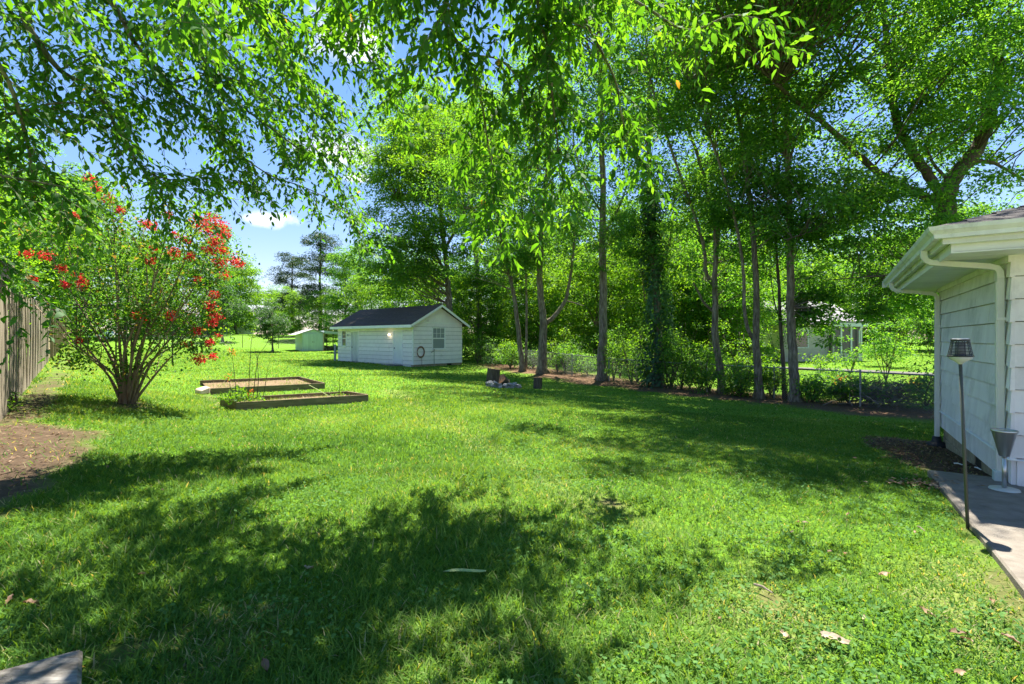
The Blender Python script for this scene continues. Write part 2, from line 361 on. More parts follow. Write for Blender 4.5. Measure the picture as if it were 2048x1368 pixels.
M['boulder'] = surface('boulder', [(.3, (.14, .14, .135)), (.6, (.28, .28, .27)), (.8, (.42, .42, .40))], (5, 5, 5), .9, bump=.6, bump_scale=10)
M['tan_block'] = surface('tan_block', [(.3, (.42, .33, .24)), (.7, (.58, .48, .38))], (8, 8, 8), .95, bump=.4, bump_scale=60)
M['stick'] = surface('stick', [(.3, (.10, .085, .07)), (.7, (.24, .20, .165))], (8, 8, 8), .9, bump=.2)
M['reed'] = surface('reed', [(.3, (.26, .33, .12)), (.7, (.36, .42, .18))], (2, 20, 8), .6, bump=.05)
M['bark_scrap'] = surface('bark_scrap', [(.3, (.24, .18, .13)), (.7, (.38, .31, .24))], (6, 24, 8), .9, bump=.3)
M['cane'] = surface('cane', [(.3, (.035, .03, .022)), (.7, (.10, .09, .055))], (8, 8, 3), .8, bump=.1)
M['brick_tan'] = surface('brick_tan', [(.3, (.46, .40, .33)), (.7, (.58, .52, .45))], (5, 5, 20), .9, bump=.2)
M['far_white'] = surface('far_white', [(.3, (.62, .62, .62)), (.7, (.75, .75, .75))], (3, 3, 3), .7, bump=.02)
M['far_grey'] = surface('far_grey', [(.3, (.26, .28, .31)), (.7, (.36, .38, .42))], (3, 3, 3), .8, bump=.02)
M['asphalt'] = surface('asphalt', [(.3, (.075, .07, .065)), (.7, (.12, .115, .105))], (3, 3, 3), .9, bump=.2)
M['tyre'] = surface('tyre', [(.3, (.02, .02, .02)), (.7, (.035, .035, .035))], (3, 3, 3), .8, bump=0)
M['car_white'] = surface('car_white', [(.3, (.74, .75, .76)), (.7, (.80, .81, .82))], (2, 2, 2), .2, bump=0, spec=.6)
def glass_mat(name, c, rough=.08):
    m, nt, out = new_mat(name)
    b = N_(nt, 'ShaderNodeBsdfPrincipled'); b.inputs['Base Color'].default_value = rgb(c); b.inputs['Roughness'].default_value = rough
    b.inputs['Specular IOR Level'].default_value = .7; b.inputs['Coat Weight'].default_value = .3
    nt.links.new(b.outputs[0], out.inputs[0]); return m
M['pane'] = glass_mat('pane', (.09, .11, .125)); M['screen_dark'] = glass_mat('screen_dark', (.035, .04, .045), .4); M['pane_blind'] = glass_mat('pane_blind', (.26, .29, .30), .3)
def emit_mat(name, c, s):
    m, nt, out = new_mat(name); e = N_(nt, 'ShaderNodeEmission'); e.inputs[0].default_value = rgb(c); e.inputs[1].default_value = s
    nt.links.new(e.outputs[0], out.inputs[0]); return m
M['backing'] = surface('backing', [(.3, (.14, .14, .135)), (.7, (.22, .22, .21))], (6, 6, 6), .9)
M['bulb'] = emit_mat('bulb', (1, .80, .52), 2)
# ---------------------------------------------------------------- ground sheet
def poly_sd(x, y, poly):
    """signed distance (negative inside) to a polygon, vectorised"""
    poly = np.asarray(poly, float)[:, :2]; n = len(poly)
    best = np.full(x.shape, 1e9); inside = np.zeros(x.shape, bool)
    for i in range(n):
        ax, ay = poly[i]; bx, by = poly[(i + 1) % n]
        ex, ey = bx - ax, by - ay
        t = np.clip(((x - ax) * ex + (y - ay) * ey) / (ex * ex + ey * ey + 1e-12), 0, 1)
        best = np.minimum(best, np.hypot(x - ax - t * ex, y - ay - t * ey))
        c = ((ay > y) != (by > y)) & (x < (bx - ax) * (y - ay) / (by - ay + 1e-12) + ax)
        inside ^= c
    return np.where(inside, -best, best)
def gp(*pts): return [G(px, py)[:2] for px, py in pts]
HA = np.array([.5426, .84]); HB = np.array([.84, -.5426])          # house axes: along the long wall, into the house
W0 = np.array([5.45, 5.44])                                          # near wall corner of the house
def hpt(a, b): return W0 + a * HA + b * HB
DIRT = [(gp((-120, 850), (60, 846), (188, 862), (182, 905), (110, 950), (50, 1000), (-120, 1080)), .35, 1.0),
        (gp((-60, 850), (10, 815), (100, 745), (150, 697), (158, 697), (130, 745), (120, 790), (60, 850)), .35, .9),
        (gp((205, 812), (255, 798), (310, 808), (270, 820)), .3, .9),
        ([hpt(5.2, -.95), hpt(3.5, -1.25), hpt(1.6, -.95), hpt(.6, -.55), hpt(.2, -.2), hpt(.2, .3), hpt(5.2, .3)], .25, 1.0),
        ([hpt(.75, -.68), hpt(-5, -.66), hpt(-5, -.82), hpt(-2.6, -.80), hpt(-1.6, -.71), hpt(-.5, -.71)], .08, .6),
        (gp((1195, 998), (1222, 992), (1252, 1004), (1245, 1016), (1205, 1010)), .10, .8),
        (gp((1500, 1180), (1530, 1176), (1555, 1200), (1530, 1215)), .10, .7),
        (gp((160, 1300), (280, 1255), (340, 1265), (320, 1300), (260, 1330), (190, 1368), (150, 1368)), .15, .7),
        (gp((385, 775), (430, 795), (470, 825), (430, 815)), .2, .7)]
DRYP = [(gp((760, 780), (800, 778), (1130, 960), (1260, 1010), (1300, 1050), (1230, 1030), (1080, 975)), .35, .36),
        (gp((330, 1290), (420, 1230), (560, 1200), (640, 1240), (540, 1330), (350, 1368)), .4, .55),
        (gp((1400, 1150), (1560, 1140), (1700, 1250), (1600, 1300), (1440, 1240)), .4, .5),
        (gp((1750, 1150), (1960, 1090), (2120, 1300), (2000, 1368), (1850, 1300)), .4, .45)]
PATIO = [hpt(.35, -.68), hpt(.35, .05), hpt(-.02, .05), hpt(-.02, 4.5), hpt(-6.5, 4.5), hpt(-6.5, -.68)]
def masks(x, y):
    n1 = fbm(x * 3.1, y * 3.1, 3) - .5; n2 = fbm(x * .9, y * .9, 8) - .5
    d = np.zeros(x.shape)
    for poly, soft, amt in DIRT:
        sd = poly_sd(x, y, poly) + n1 * soft * 1.6 + n2 * soft
        d = np.maximum(d, amt * sstep(soft * .5, -soft * .5, sd))
    s = .82 * x + .572 * y
    m = sstep(15.9, 16.9, s + n2 * 1.6 + n1 * .6) * sstep(20.5, 19.0, s) * sstep(-3.5, -1, x)
    dry = np.zeros(x.shape)
    for poly, soft, amt in DRYP:
        dry = np.maximum(dry, amt * sstep(soft * .6, -soft * .6, poly_sd(x, y, poly) + n1 * soft * 2))
    return d, m, dry
gu = np.linspace(-4.75, 4.75, 260); gx = 3 * np.sinh(gu)
gv = np.linspace(-2.5, 5.3, 290); gy = 6 + 3 * np.sinh(gv)
GX, GY = np.meshgrid(gx, gy)
gxf, gyf = GX.ravel(), GY.ravel()
gz = terrain(gxf, gyf)
near = np.exp(-((gyf - 5) / 14) ** 2) * np.exp(-(gxf / 14) ** 2)
gz = gz + (fbm(gxf * 1.3, gyf * 1.3, 2) - .5) * .05 * near - .012
d_, m_, dry_ = masks(gxf, gyf)
nx, ny = len(gx), len(gy)
ii = (np.arange(ny - 1)[:, None] * nx + np.arange(nx - 1)[None]).ravel()
Q = np.stack([ii, ii + 1, ii + nx + 1, ii + nx], 1)
gm, nt, out = new_mat('lawn_ground')
tcn = N_(nt, 'ShaderNodeTexCoord')
def noise(sc, det=6, ro=.65):
    n = N_(nt, 'ShaderNodeTexNoise'); n.inputs['Scale'].default_value = sc; n.inputs['Detail'].default_value = det; n.inputs['Roughness'].default_value = ro
    nt.links.new(tcn.outputs['Object'], n.inputs['Vector']); return n.outputs['Fac']
def gmix(f, a, b):
    mx = N_(nt, 'ShaderNodeMix', data_type='RGBA'); nt.links.new(f, mx.inputs['Factor']); nt.links.new(a, mx.inputs[6]); nt.links.new(b, mx.inputs[7]); return mx.outputs[2]
def gattr(nm):
    a = N_(nt, 'ShaderNodeAttribute'); a.attribute_name = nm; return a.outputs['Fac']
fine = noise(38, 5, .7)
grass_c = gmix(noise(.35, 4), ramp(nt, fine, [(.25, (.05, .12, .010)), (.5, (.09, .20, .014)), (.75, (.13, .26, .02))]),
               ramp(nt, fine, [(.25, (.06, .13, .011)), (.5, (.105, .21, .016)), (.75, (.155, .275, .03))]))
dry_c = ramp(nt, fine, [(.25, (.14, .12, .05)), (.6, (.25, .22, .10)), (.8, (.34, .30, .16))])
dirt_c = ramp(nt, noise(9, 8, .7), [(.25, (.042, .029, .019)), (.5, (.085, .059, .040)), (.75, (.135, .098, .068))])
mulch_c = ramp(nt, noise(26, 6, .7), [(.25, (.04, .026, .018)), (.5, (.11, .068, .043)), (.75, (.20, .125, .08))])
c = gmix(gattr('dry'), grass_c, dry_c); c = gmix(gattr('mulch'), c, mulch_c); c = gmix(gattr('dirt'), c, dirt_c)
b = N_(nt, 'ShaderNodeBsdfPrincipled'); b.inputs['Roughness'].default_value = .95; b.inputs['Specular IOR Level'].default_value = .1
nt.links.new(c, b.inputs['Base Color'])
bp = N_(nt, 'ShaderNodeBump'); bp.inputs['Strength'].default_value = .7; bp.inputs['Distance'].default_value = .03
nt.links.new(noise(34, 6, .75), bp.inputs['Height']); nt.links.new(bp.outputs[0], b.inputs['Normal'])
nt.links.new(b.outputs[0], out.inputs[0])
me = mesh_np('ground', np.stack([gxf, gyf, gz], 1), T=Q, mat=gm, smooth=True, attrs={'dirt': d_, 'mulch': m_, 'dry': dry_})
tag(link('ground', me), kind='structure')

# beds and other footprints that grass must not grow through
BED1 = [G(472, 820), G(737, 803), None, G(440, 809.5)]; BED1[2] = BED1[1] + BED1[3] - BED1[0]
BED2 = [G(421, 789), G(650, 777), None, G(400, 771)]; BED2[2] = BED2[1] + BED2[3] - BED2[0]
SH0 = np.array([-6.14, 31.0]); SA = np.array([-.747, .665]); SB = np.array([.665, .747])   # shed corner and axes
SHED_L, SHED_W = 9.0, 4.1
HOUSE = [hpt(0, 0), hpt(4.46, 0), hpt(4.46, 6), hpt(0, 6)]
SHEDP = [SH0, SH0 + SA * SHED_L, SH0 + SA * SHED_L + SB * SHED_W, SH0 + SB * SHED_W]

# ---------------------------------------------------------------- grass: blades as real geometry
def scatter(n, y0, y1, power):
    """random lawn points in a wedge a little wider than the view, density ~ y**-power per area"""
    u = rng.random(n)
    e = 2 - power
    y = (y0 ** e + u * (y1 ** e - y0 ** e)) ** (1 / e) if abs(e) > 1e-6 else y0 * (y1 / y0) ** u
    x = (rng.random(n) * 2 - 1) * (1.13 * y + .4)
    return x, y
def grass_patch(n, y0, y1, power, tmpl, hmin, hmax, wbase):
    x, y = scatter(n, y0, y1, power)
    d, m, dry = masks(x, y)
    keep = rng.random(n) > (np.clip(d * 1.25, 0, .97) + np.clip(m * 1.2, 0, .96))
    for poly in (BED1, BED2, HOUSE, SHEDP, PATIO):
        keep &= poly_sd(x, y, poly) > (.012 if poly is PATIO else .02)
    keep &= (-(x + .862 * y) / 1.32) < 1.2
    x, y, dry, d = x[keep], y[keep], dry[keep], d[keep]
    n = len(x)
    clump = fbm(x * 2.3, y * 2.3, 11); patch = fbm(x * .55, y * .55, 21)
    h = (hmin + (hmax - hmin) * rng.random(n)) * (.5 + 1.0 * clump) * (1 - .35 * dry) * (1 - .38 * sstep(-.5, 2.5, x))
    z = terrain(x, y) + (fbm(x * 1.3, y * 1.3, 2) - .5) * .05 * np.exp(-((y - 5) / 14) ** 2) * np.exp(-(x / 14) ** 2) - .014
    yaw = rng.random(n) * 2 * np.pi; lean = .25 + 1.25 * rng.random(n)
    la = rng.random(n) * 2 * np.pi
    D = np.stack([np.cos(la) * lean, np.sin(la) * lean, np.ones(n)], 1)
    Nn = np.stack([np.cos(la), np.sin(la), -lean * .5], 1) + .5 * np.stack([np.cos(yaw), np.sin(yaw), np.zeros(n)], 1)
    w = wbase * (.6 + .8 * rng.random(n)) * np.maximum(1, y / 4.5)
    r = np.clip(.05 + .75 * rng.random(n) * (.55 + .7 * patch) + .6 * (patch - .5), 0, .9)
    straw = rng.random(n) < (.018 + .05 * sstep(.45, .75, fbm(x * 1.7, y * 1.7, 41)) + .5 * dry * dry + .25 * d)
    r = np.where(straw, .93 + .07 * rng.random(n), r)
    return np.stack([x, y, z], 1), D, Nn, h, w, r, tmpl
parts_ = [grass_patch(190000, 1.55, 6.0, 1.1, T_BLADE, .035, .10, .0068),
          grass_patch(260000, 5.6, 13.0, 1.5, T_TRI, .035, .085, .0085),
          grass_patch(250000, 12.0, 60.0, 1.6, T_TRI, .04, .09, .0085)]
go = None
for nm, (C, D, Nn, h, w, r, tm) in zip(('near', 'mid', 'far'), parts_):
    o = leaves('grass', M['grass'], C, D, Nn, h, w, r, tm)
    tag(o, {'near': 'blades of mown grass on the lawn in the foreground', 'mid': 'mown grass of the lawn around the raised beds', 'far': 'mown grass of the lawn in front of the white shed'}[nm], 'grass', kind='stuff')
# clover and broad-leaved weeds among the grass
x, y = scatter(34000, 1.6, 9.0, 1.1)
keep = (fbm(x * 1.1, y * 1.1, 31) + .18 * sstep(-1, 3, x)) > .56
d, m, dry = masks(x, y); keep &= d < .3
keep &= (poly_sd(x, y, PATIO) > .03) & (poly_sd(x, y, HOUSE) > .05)
x, y = x[keep], y[keep]; n = len(x)
a = rng.random(n) * 2 * np.pi
z = terrain(x, y) + .015 + .035 * rng.random(n)
o = leaves('clover', M['clover'], np.stack([x, y, z], 1), np.stack([np.cos(a), np.sin(a), .1 + .5 * rng.random(n)], 1),
           np.stack([.5 * rng.normal(size=n), .5 * rng.normal(size=n), np.ones(n)], 1), .014 + .022 * rng.random(n), .010 + .014 * rng.random(n), rng.random(n), T_ROUND)
tag(o, 'broad-leaved weeds and clover growing among the foreground grass', 'clover', kind='stuff')
# mulch and leaf litter under the fence trees and on the dirt
n = 26000
s_ = 15.9 + 4.2 * rng.random(n); tt = -9 + 33 * rng.random(n)
x = .82 * s_ + .572 * tt; y = .572 * s_ - .82 * tt + 4.4
x, y = (.82 * s_ - .572 * (tt - 12)), (.572 * s_ + .82 * (tt - 12) + 11)
d, m, dry = masks(x, y); k = (m > .25) & (y > 11)
x, y = x[k], y[k]; n = len(x); a = rng.random(n) * 6.283
o = leaves('leaf_litter', M['dry_leaf'], np.stack([x, y, terrain(x, y) + .012 + .03 * rng.random(n)], 1), np.stack([np.cos(a), np.sin(a), .4 * rng.normal(size=n)], 1),
           np.stack([.6 * rng.normal(size=n), .6 * rng.normal(size=n), np.ones(n)], 1), .05 + .07 * rng.random(n), .03 + .03 * rng.random(n), rng.random(n) ** 1.6, T_FAR)
tag(o, 'brown leaf litter and mulch under the trees along the chain-link fence', 'leaf litter', kind='stuff')
x = np.concatenate([rng.uniform(-9.5, -4.5, 5000), rng.uniform(4.3, 8, 7000)]); y = np.concatenate([rng.uniform(4.5, 13, 5000), rng.uniform(4.6, 10, 7000)])
d, m, dry = masks(x, y); k = (d > .5) & (poly_sd(x, y, HOUSE) > .02) & (poly_sd(x, y, PATIO) > .0)
x, y = x[k], y[k]; n = len(x); a = rng.random(n) * 6.283
o = leaves('mulch_chips', M['dry_leaf'], np.stack([x, y, terrain(x, y) + .006 + .012 * rng.random(n)], 1), np.stack([np.cos(a), np.sin(a), .2 * rng.normal(size=n)], 1),
           np.stack([.4 * rng.normal(size=n), .4 * rng.normal(size=n), np.ones(n)], 1), .02 + .05 * rng.random(n), .008 + .014 * rng.random(n), rng.random(n) ** 2.2, T_FAR)
tag(o, 'bark chips and dry scraps on the bare soil', 'mulch', kind='stuff')
# ---------------------------------------------------------------- patio, neighbour's driveway
pz = -.045
mb = MB()
pt = [np.array([p[0], p[1], pz]) for p in PATIO]
pt = [np.array([p[0], p[1], pz - .03 * float((np.array(p) - W0) @ HA)]) for p in PATIO]
mb.poly_prism([q - np.array([0, 0, .14]) for q in pt], (0, 0, .14))
tag(mb.build('patio', M['concrete'], bevel=.012), kind='structure')
mb = MB()
dr = [G(1560, 738.0), G(1700, 744), G(1860, 752), GD(2250, 24)]
dr2 = [p + np.array([.5, 1.3, 0]) for p in dr]
row = []
for a, b2 in zip(dr, dr2):
    row += [np.array([a[0], a[1], tz(a[0], a[1]) + .03]), np.array([b2[0], b2[1], tz(b2[0], b2[1]) + .03])]
mb.add(row, [[0, 2, 3, 1], [2, 4, 5, 3], [4, 6, 7, 5]])
tag(mb.build('driveway', M['asphalt']), kind='structure')

# ---------------------------------------------------------------- the house at the right
HF = frame((W0[0], W0[1], 0), HA, HB)
ho = thing('house', 'white single-storey house with shingle siding and wide eaves beside the patio', 'house', (W0[0], W0[1], pz))
mb = MB(); mb.box(HF, .03, 4.43, .03, 5.97, -.02, 2.44); mb.build('wall', M['backing'], ho)
def clapboard(F, axis, u0, u1, z0, z1, name, mat, parent, low=.024, top=.007, inv=False):
    """one siding board: wedge, thicker at its lower edge. axis 'a': lies along a facing -b; axis 'b': along b facing -a"""
    mb = MB(); s = []
    for (u, o_, z) in ((u0, -low, z0), (u1, -low, z0), (u1, .028, z0), (u0, .028, z0), (u0, -top, z1), (u1, -top, z1), (u1, .028, z1), (u0, .028, z1)):
        s.append(F(u, o_, z) if axis == 'a' else F(o_, u, z))
    mb.hexa(s); return mb.build(name, mat, parent)
rr = random.Random(3)
zs = [.255 + .2465 * i for i in range(10)]
for i in range(9):
    for axis, ln in (('a', 4.46), ('b', 3.2)):
        cuts = [0.0]; p = rr.uniform(.35, 1.2)
        while p < ln - .3: cuts.append(p); p += 1.22
        cuts.append(ln)
        for c0, c1 in zip(cuts, cuts[1:]):
            j = rr.uniform(-.003, .003)
            clapboard(HF, axis, c0 + (.0 if c0 else (-.012 if axis == 'b' else 0)), c1 - .0035, zs[i] - .003 + j, zs[i + 1] - .010, 'siding_board', M['house_white'], ho, low=.03 + rr.uniform(-.003, .004))
for axis, ln in (('a', 4.46), ('b', 3.2)):
    mb = MB()
    if axis == 'a': mb.box(HF, 0, ln, -.014, .028, -.06, .235)
    else: mb.box(HF, -.0145, .028, .03, ln, -.06, .235)
    mb.build('skirt_board', M['house_white'], ho)
    mb = MB()
    if axis == 'a': mb.hexa([HF(-.045, -.05, .222), HF(ln, -.05, .222), HF(ln, .02, .222), HF(-.045, .02, .222), HF(-.045, -.048, .234), HF(ln, -.048, .234), HF(ln, .02, .25), HF(-.045, .02, .25)])
    else: mb.hexa([HF(-.0505, -.045, .223), HF(-.0505, ln, .223), HF(.02, ln, .223), HF(.02, -.04, .223), HF(-.0485, -.045, .235), HF(-.0485, ln, .235), HF(.02, ln, .251), HF(.02, -.04, .251)])
    mb.build('drip_cap', M['white_trim'], ho)
for i in range(9):     # metal corner caps
    mb = MB(); mb.hexa([HF(-.032, -.032, zs[i] - .014), HF(.05, -.032, zs[i] - .014), HF(.05, .01, zs[i] - .014), HF(-.032, .01, zs[i] - .014), HF(-.014, -.014, zs[i + 1] - .02), HF(.05, -.014, zs[i + 1] - .02), HF(.05, .01, zs[i + 1] - .02), HF(-.014, .01, zs[i + 1] - .02)])
    mb.build('corner_cap', M['house_white'], ho)
# block foundation
for rowi in range(3):
    z1 = -.06 - .2 * rowi; z0 = z1 - .19
    u = 0 - .2 * (rowi % 2)
    while u < 4.45:
        a0, a1 = max(u, .02), min(u + .39, 4.44)
        if a1 - a0 > .08 and not (rowi == 0 and 1.55 < u < 1.95):
            mb = MB(); mb.box(HF, a0, a1, .035, .2, z0, z1); mb.build('foundation_block', M['block'], ho, bevel=.006)
        u += .4
mb = MB(); mb.box(HF, .02, 4.44, .05, .19, -.75, -.061); mb.build('mortar', M['concrete'], ho)
mb = MB(); mb.box(HF, 1.5, 1.99, .046, .1, -.24, -.065); mb.build('vent', M['dark_iron'], ho)
# eaves: soffit, inner board, fascia
OV = .69
def eave_ring(z0, z1, o0, o1, name, mat, far_o=OV):
    """square ring round the house between offsets o0 (outer) and o1 (inner): the two visible sides"""
    mb = MB(); mb.box(HF, -o1, 4.46 + far_o, -o0, -o1, z0, z1); mb.build(name, mat, ho)
    mb = MB(); mb.box(HF, -o0, -o1 - .001, -o0, 3.4, z0, z1); mb.build(name, mat, ho)
for k in range(13):      # soffit panels, each a strip across the overhang
    a0 = -.60 + k * .43; mb = MB(); mb.box(HF, a0, a0 + .424, -.575, -.0, 2.452, 2.462); mb.build('soffit_panel', M['white_trim'], ho)
for k in range(8):
    b0 = .002 + k * .42; mb = MB(); mb.box(HF, -.575, -.0, b0, b0 + .414, 2.4515, 2.4615); mb.build('soffit_panel', M['white_trim'], ho)
eave_ring(2.44, 2.545, .60, .576, 'frieze_board', M['white_trim'], .6)
eave_ring(2.53, 2.69, .68, .655, 'fascia_board', M['gutter'])
mb = MB(); mb.box(HF, -.654, 4.46 + .65, -.654, -.601, 2.548, 2.56); mb.build('soffit_panel', M['white_trim'], ho)
mb = MB(); mb.box(HF, -.654, -.601, -.60, 3.4, 2.5475, 2.5595); mb.build('soffit_panel', M['white_trim'], ho)
mb = MB(); mb.box(HF, 4.46 + .57, 4.46 + .6, -.57, 3, 2.44, 2.60); mb.build('fascia_board', M['white_trim'], ho)
mb = MB(); mb.box(HF, -.02, 4.48, -.04, .0, 2.38, 2.451); mb.build('crown_board', M['house_white'], ho)
# K-style gutters, mitred at the corner
prof = [(.682, 2.585), (.755, 2.585), (.762, 2.625), (.800, 2.665), (.812, 2.705), (.804, 2.706), (.792, 2.668), (.754, 2.632), (.746, 2.595), (.690, 2.595), (.690, 2.702), (.682, 2.702)]
gi = .10
g = [HF(-o, -o, z) for o, z in prof]; g2 = [HF(5.22, -o, z) for o, z in prof]; g3 = [HF(-o, 3.5, z + .03) for o, z in prof]
n = len(prof)
for name, e in (('gutter', g2), ('gutter', g3)):
    mb = MB(); mb.add(np.vstack([g, e]), [[i, (i + 1) % n, n + (i + 1) % n, n + i] for i in range(n)] + [list(range(n - 1, -1, -1)), list(range(n, 2 * n))])
    go_ = mb.build(name, M['gutter'], ho)
    md = MB()
    if e is g2: md.box(HF, 5.221, 5.226, -.813, -.682, 2.583, 2.707)
    else: md.box(HF, -.815, -.70, -.72, -.715, 2.60, 2.70) if False else md.box(HF, -.816, -.755, -.83, -.75, 2.60, 2.704)
    if e is g2: md.build('end_cap', M['gutter'], go_)
# downspouts
def downspout(a, name_label, zb):
    mb = MB(); w = .038
    path = [(-.735, 2.60), (-.735, 2.52), (-.715, 2.475), (-.67, 2.445), (-.60, 2.43), (-.16, 2.36), (-.095, 2.335), (-.072, 2.29), (-.068, 2.22)]
    rows = []
    for i, (bb, z) in enumerate(path):
        p0 = np.array(path[max(i - 1, 0)]); p1 = np.array(path[min(i + 1, len(path) - 1)]); t = (p1 - p0) / np.linalg.norm(p1 - p0); nn = np.array([-t[1], t[0]])
        h = .030
        for sa, sn in ((-1, -1), (1, -1), (1, 1), (-1, 1)):
            rows.append(HF(a + sa * w, bb + sn * h * nn[0], z + sn * h * nn[1]))
    F = [[i * 4 + j, i * 4 + (j + 1) % 4, (i + 1) * 4 + (j + 1) % 4, (i + 1) * 4 + j] for i in range(len(path) - 1) for j in range(4)]
    mb.add(rows, F); el = mb.build('downspout_elbow', M['downspout'], ho)
    mb = MB(); mb.box(HF, a - .041, a + .041, -.101, -.034, zb, 2.235); dp = mb.build('downspout', M['downspout'], ho, bevel=.008)
    for k in range(4):
        mb = MB(); mb.box(HF, a - .033 + k * .018, a - .023 + k * .018, -.106, -.1012, zb + .02, 2.18); mb.build('rib', M['downspout'], dp)
    for zz in (1.75, .36):
        mb = MB(); mb.box(HF, a - .05, a + .05, -.108, -.02, zz, zz + .03); mb.build('strap', M['downspout'], dp)
downspout(.17, 'near', .02); downspout(4.28, 'far', -.30)
mb = MB(); mb.box(HF, .11, .23, -.125, -.02, pz - .02, .06); mb.build('drain_adapter', M['teal'], ho, bevel=.01)
fp = HF(4.28, -.075, 0)
mb = MB(); mb.lathe((fp[0], fp[1], tz(fp[0], fp[1]) - .02), [(.17, 0), (.175, .03), (.13, .08), (.075, .10), (.06, .19), (.0, .19)], 18); mb.build('drain_boot', M['black_rubber'], ho, smooth=True)
# spigot and pipe by the far corner
mb = MB(); p = HF(4.36, -.02, .13); mb.tube([p, HF(4.36, -.11, .13), HF(4.36, -.14, .08)], .014, 8); mb.tube([HF(4.36, -.09, .13), HF(4.36, -.09, .19)], .007, 6); mb.lathe(HF(4.36, -.09, .19), [(.03, 0), (.03, .012), (0, .012)], 10); mb.build('spigot', M['brass'], ho)
mb = MB(); mb.tube([HF(4.44, -.04, -.4), HF(4.44, -.04, .1)], .012, 6); mb.build('pipe', M['galv'], ho)
# hip roof: deck and shingle courses
zt = 2.70; sl = .34
mb = MB(); e0 = [HF(-.76, -.76, zt - .02), HF(5.2, -.76, zt - .02), HF(5.2, 6.7, zt - .02), HF(-.76, 6.7, zt - .02)]
hh = 2.9 * sl
rid = [HF(2.2, 2.2, zt - .02 + hh), HF(2.2, 3.8, zt - .02 + hh)]
mb.add(e0 + rid, [[0, 1, 4], [1, 2, 5, 4], [2, 3, 5], [3, 0, 4, 5], [0, 3, 2, 1]]); rf = mb.build('roof', M['shingle'], ho)
rs = random.Random(5)
for course in range(9):
    o0 = -.77 + course * .14
    for side in (0, 1):
        lim = 5.1 - course * .14 if side == 0 else 3.4
        u = o0 + (.15 if course % 2 else 0)
        while u < lim:
            u1 = min(u + .30, lim)
            zA = zt + (o0 + .77) * sl + rs.uniform(.004, .010); zB = zt + (o0 + .77 + .19) * sl + .004
            f = (lambda a, b_, z: HF(a, b_, z)) if side == 0 else (lambda a, b_, z: HF(b_, a, z))
            mb = MB(); ua = max(u, o0); 
            mb.hexa([f(ua, o0, zA - .012), f(u1 - .006, o0, zA - .012), f(u1 - .006, o0 + .19, zB - .012), f(max(ua, o0 + .19) if u < o0 + .19 else ua, o0 + .19, zB - .012), f(ua, o0, zA), f(u1 - .006, o0, zA), f(u1 - .006, o0 + .19, zB), f(max(ua, o0 + .19) if u < o0 + .19 else ua, o0 + .19, zB)])
            mb.build('shingle', M['shingle'], rf)
            u += .30

# ---------------------------------------------------------------- torch and steel stand on the patio edge
tb = G(1936, 1054)
to = thing('garden_torch', 'tall dark garden torch with caged lamp head on a thin leaning pole', 'garden torch', tb)
tt_ = np.array([tb[0] - .055, tb[1] + .01, CAM_H + (HZ - 724) / FPX * tb[1]])
mb = MB(); mb.tube([tb - np.array([0, 0, .06]), tt_], [.0125, .0125], 12); mb.build('pole', M['torch_pole'], to, smooth=True)
mb = MB(); mb.lathe(tt_, [(.012, -.02), (.03, 0), (.068, .022), (.084, .045), (.080, .052), (.0, .052)], 28); mb.build('bowl', M['torch_top'], to, smooth=True)
mb = MB(); mb.lathe(tt_, [(.086, .043), (.089, .05), (.083, .056)], 28); mb.build('rim', M['torch_dark'], to, smooth=True)
mb = MB(); mb.lathe(tt_, [(.036, .053), (.034, .165), (0, .165)], 16); mb.build('lamp_core', M['torch_inner'], to, smooth=True)
for k in range(9):
    h = .064 + k * .0125; r_ = .082 - (h - .05) * .20
    an = np.linspace(0, 2 * np.pi, 25); mb = MB(); mb.tube([tt_ + np.array([r_ * math.cos(a), r_ * math.sin(a), h]) for a in an], .0032, 5, cap=False); mb.build('hoop', M['torch_dark'], to)
for k in range(10):
    a = k * 2 * np.pi / 10; mb = MB(); mb.tube([tt_ + np.array([.081 * math.cos(a), .081 * math.sin(a), .05]), tt_ + np.array([.057 * math.cos(a), .057 * math.sin(a), .178])], .003, 5); mb.build('rib', M['torch_dark'], to)
mb = MB(); mb.lathe(tt_, [(.060, .172), (.063, .176), (.063, .190), (.058, .192), (0, .192)], 28); mb.build('cap', M['torch_dark'], to, smooth=True)
mb = MB(); mb.lathe(tt_, [(.053, .1925), (.051, .196), (0, .196)], 28); mb.build('solar_panel', M['torch_top'], to)

sb_ = np.array([5.14, 5.22, pz]) 
so = thing('ash_stand', 'brushed steel cone-shaped stand on a round base by the house corner', 'ash stand', sb_)
mb = MB(); mb.lathe(sb_, [(.122, 0), (.125, .012), (.118, .026), (.02, .032), (0, .032)], 32); mb.build('base', M['steel_dull'], so, smooth=True)
mb = MB(); mb.lathe(sb_, [(.019, .03), (.019, .365), (0, .365)], 14); mb.build('stem', M['steel'], so, smooth=True)
mb = MB(); mb.lathe(sb_, [(.02, .355), (.042, .365), (.100, .615), (.105, .62), (.105, .632), (.097, .632), (.040, .38), (0, .38)], 32); mb.build('cone', M['steel'], so, smooth=True)
mb = MB(); mb.lathe(sb_, [(.1065, .616), (.109, .622), (.109, .634), (.104, .637), (.1062, .628)], 32); mb.build('rim', M['steel'], so, smooth=True)

# ---------------------------------------------------------------- weathered plank at the bottom left corner
pa = np.array([-2.06, 2.40, .065]); u = np.array([-.24, -.16, 0]); u /= np.linalg.norm(u); w = np.array([.19, -.23, 0]); w /= np.linalg.norm(w)
mb = MB(); FP = lambda a, b_, z: pa + a * u + b_ * w + np.array([0, 0, z])
mb.box(FP, 0, 1.5, 0, .55, -.05, 0)
tag(mb.build('wooden_plank', M['wood_plank'], bevel=.014), 'thick weathered grey wooden plank lying in the bottom left corner', 'plank')
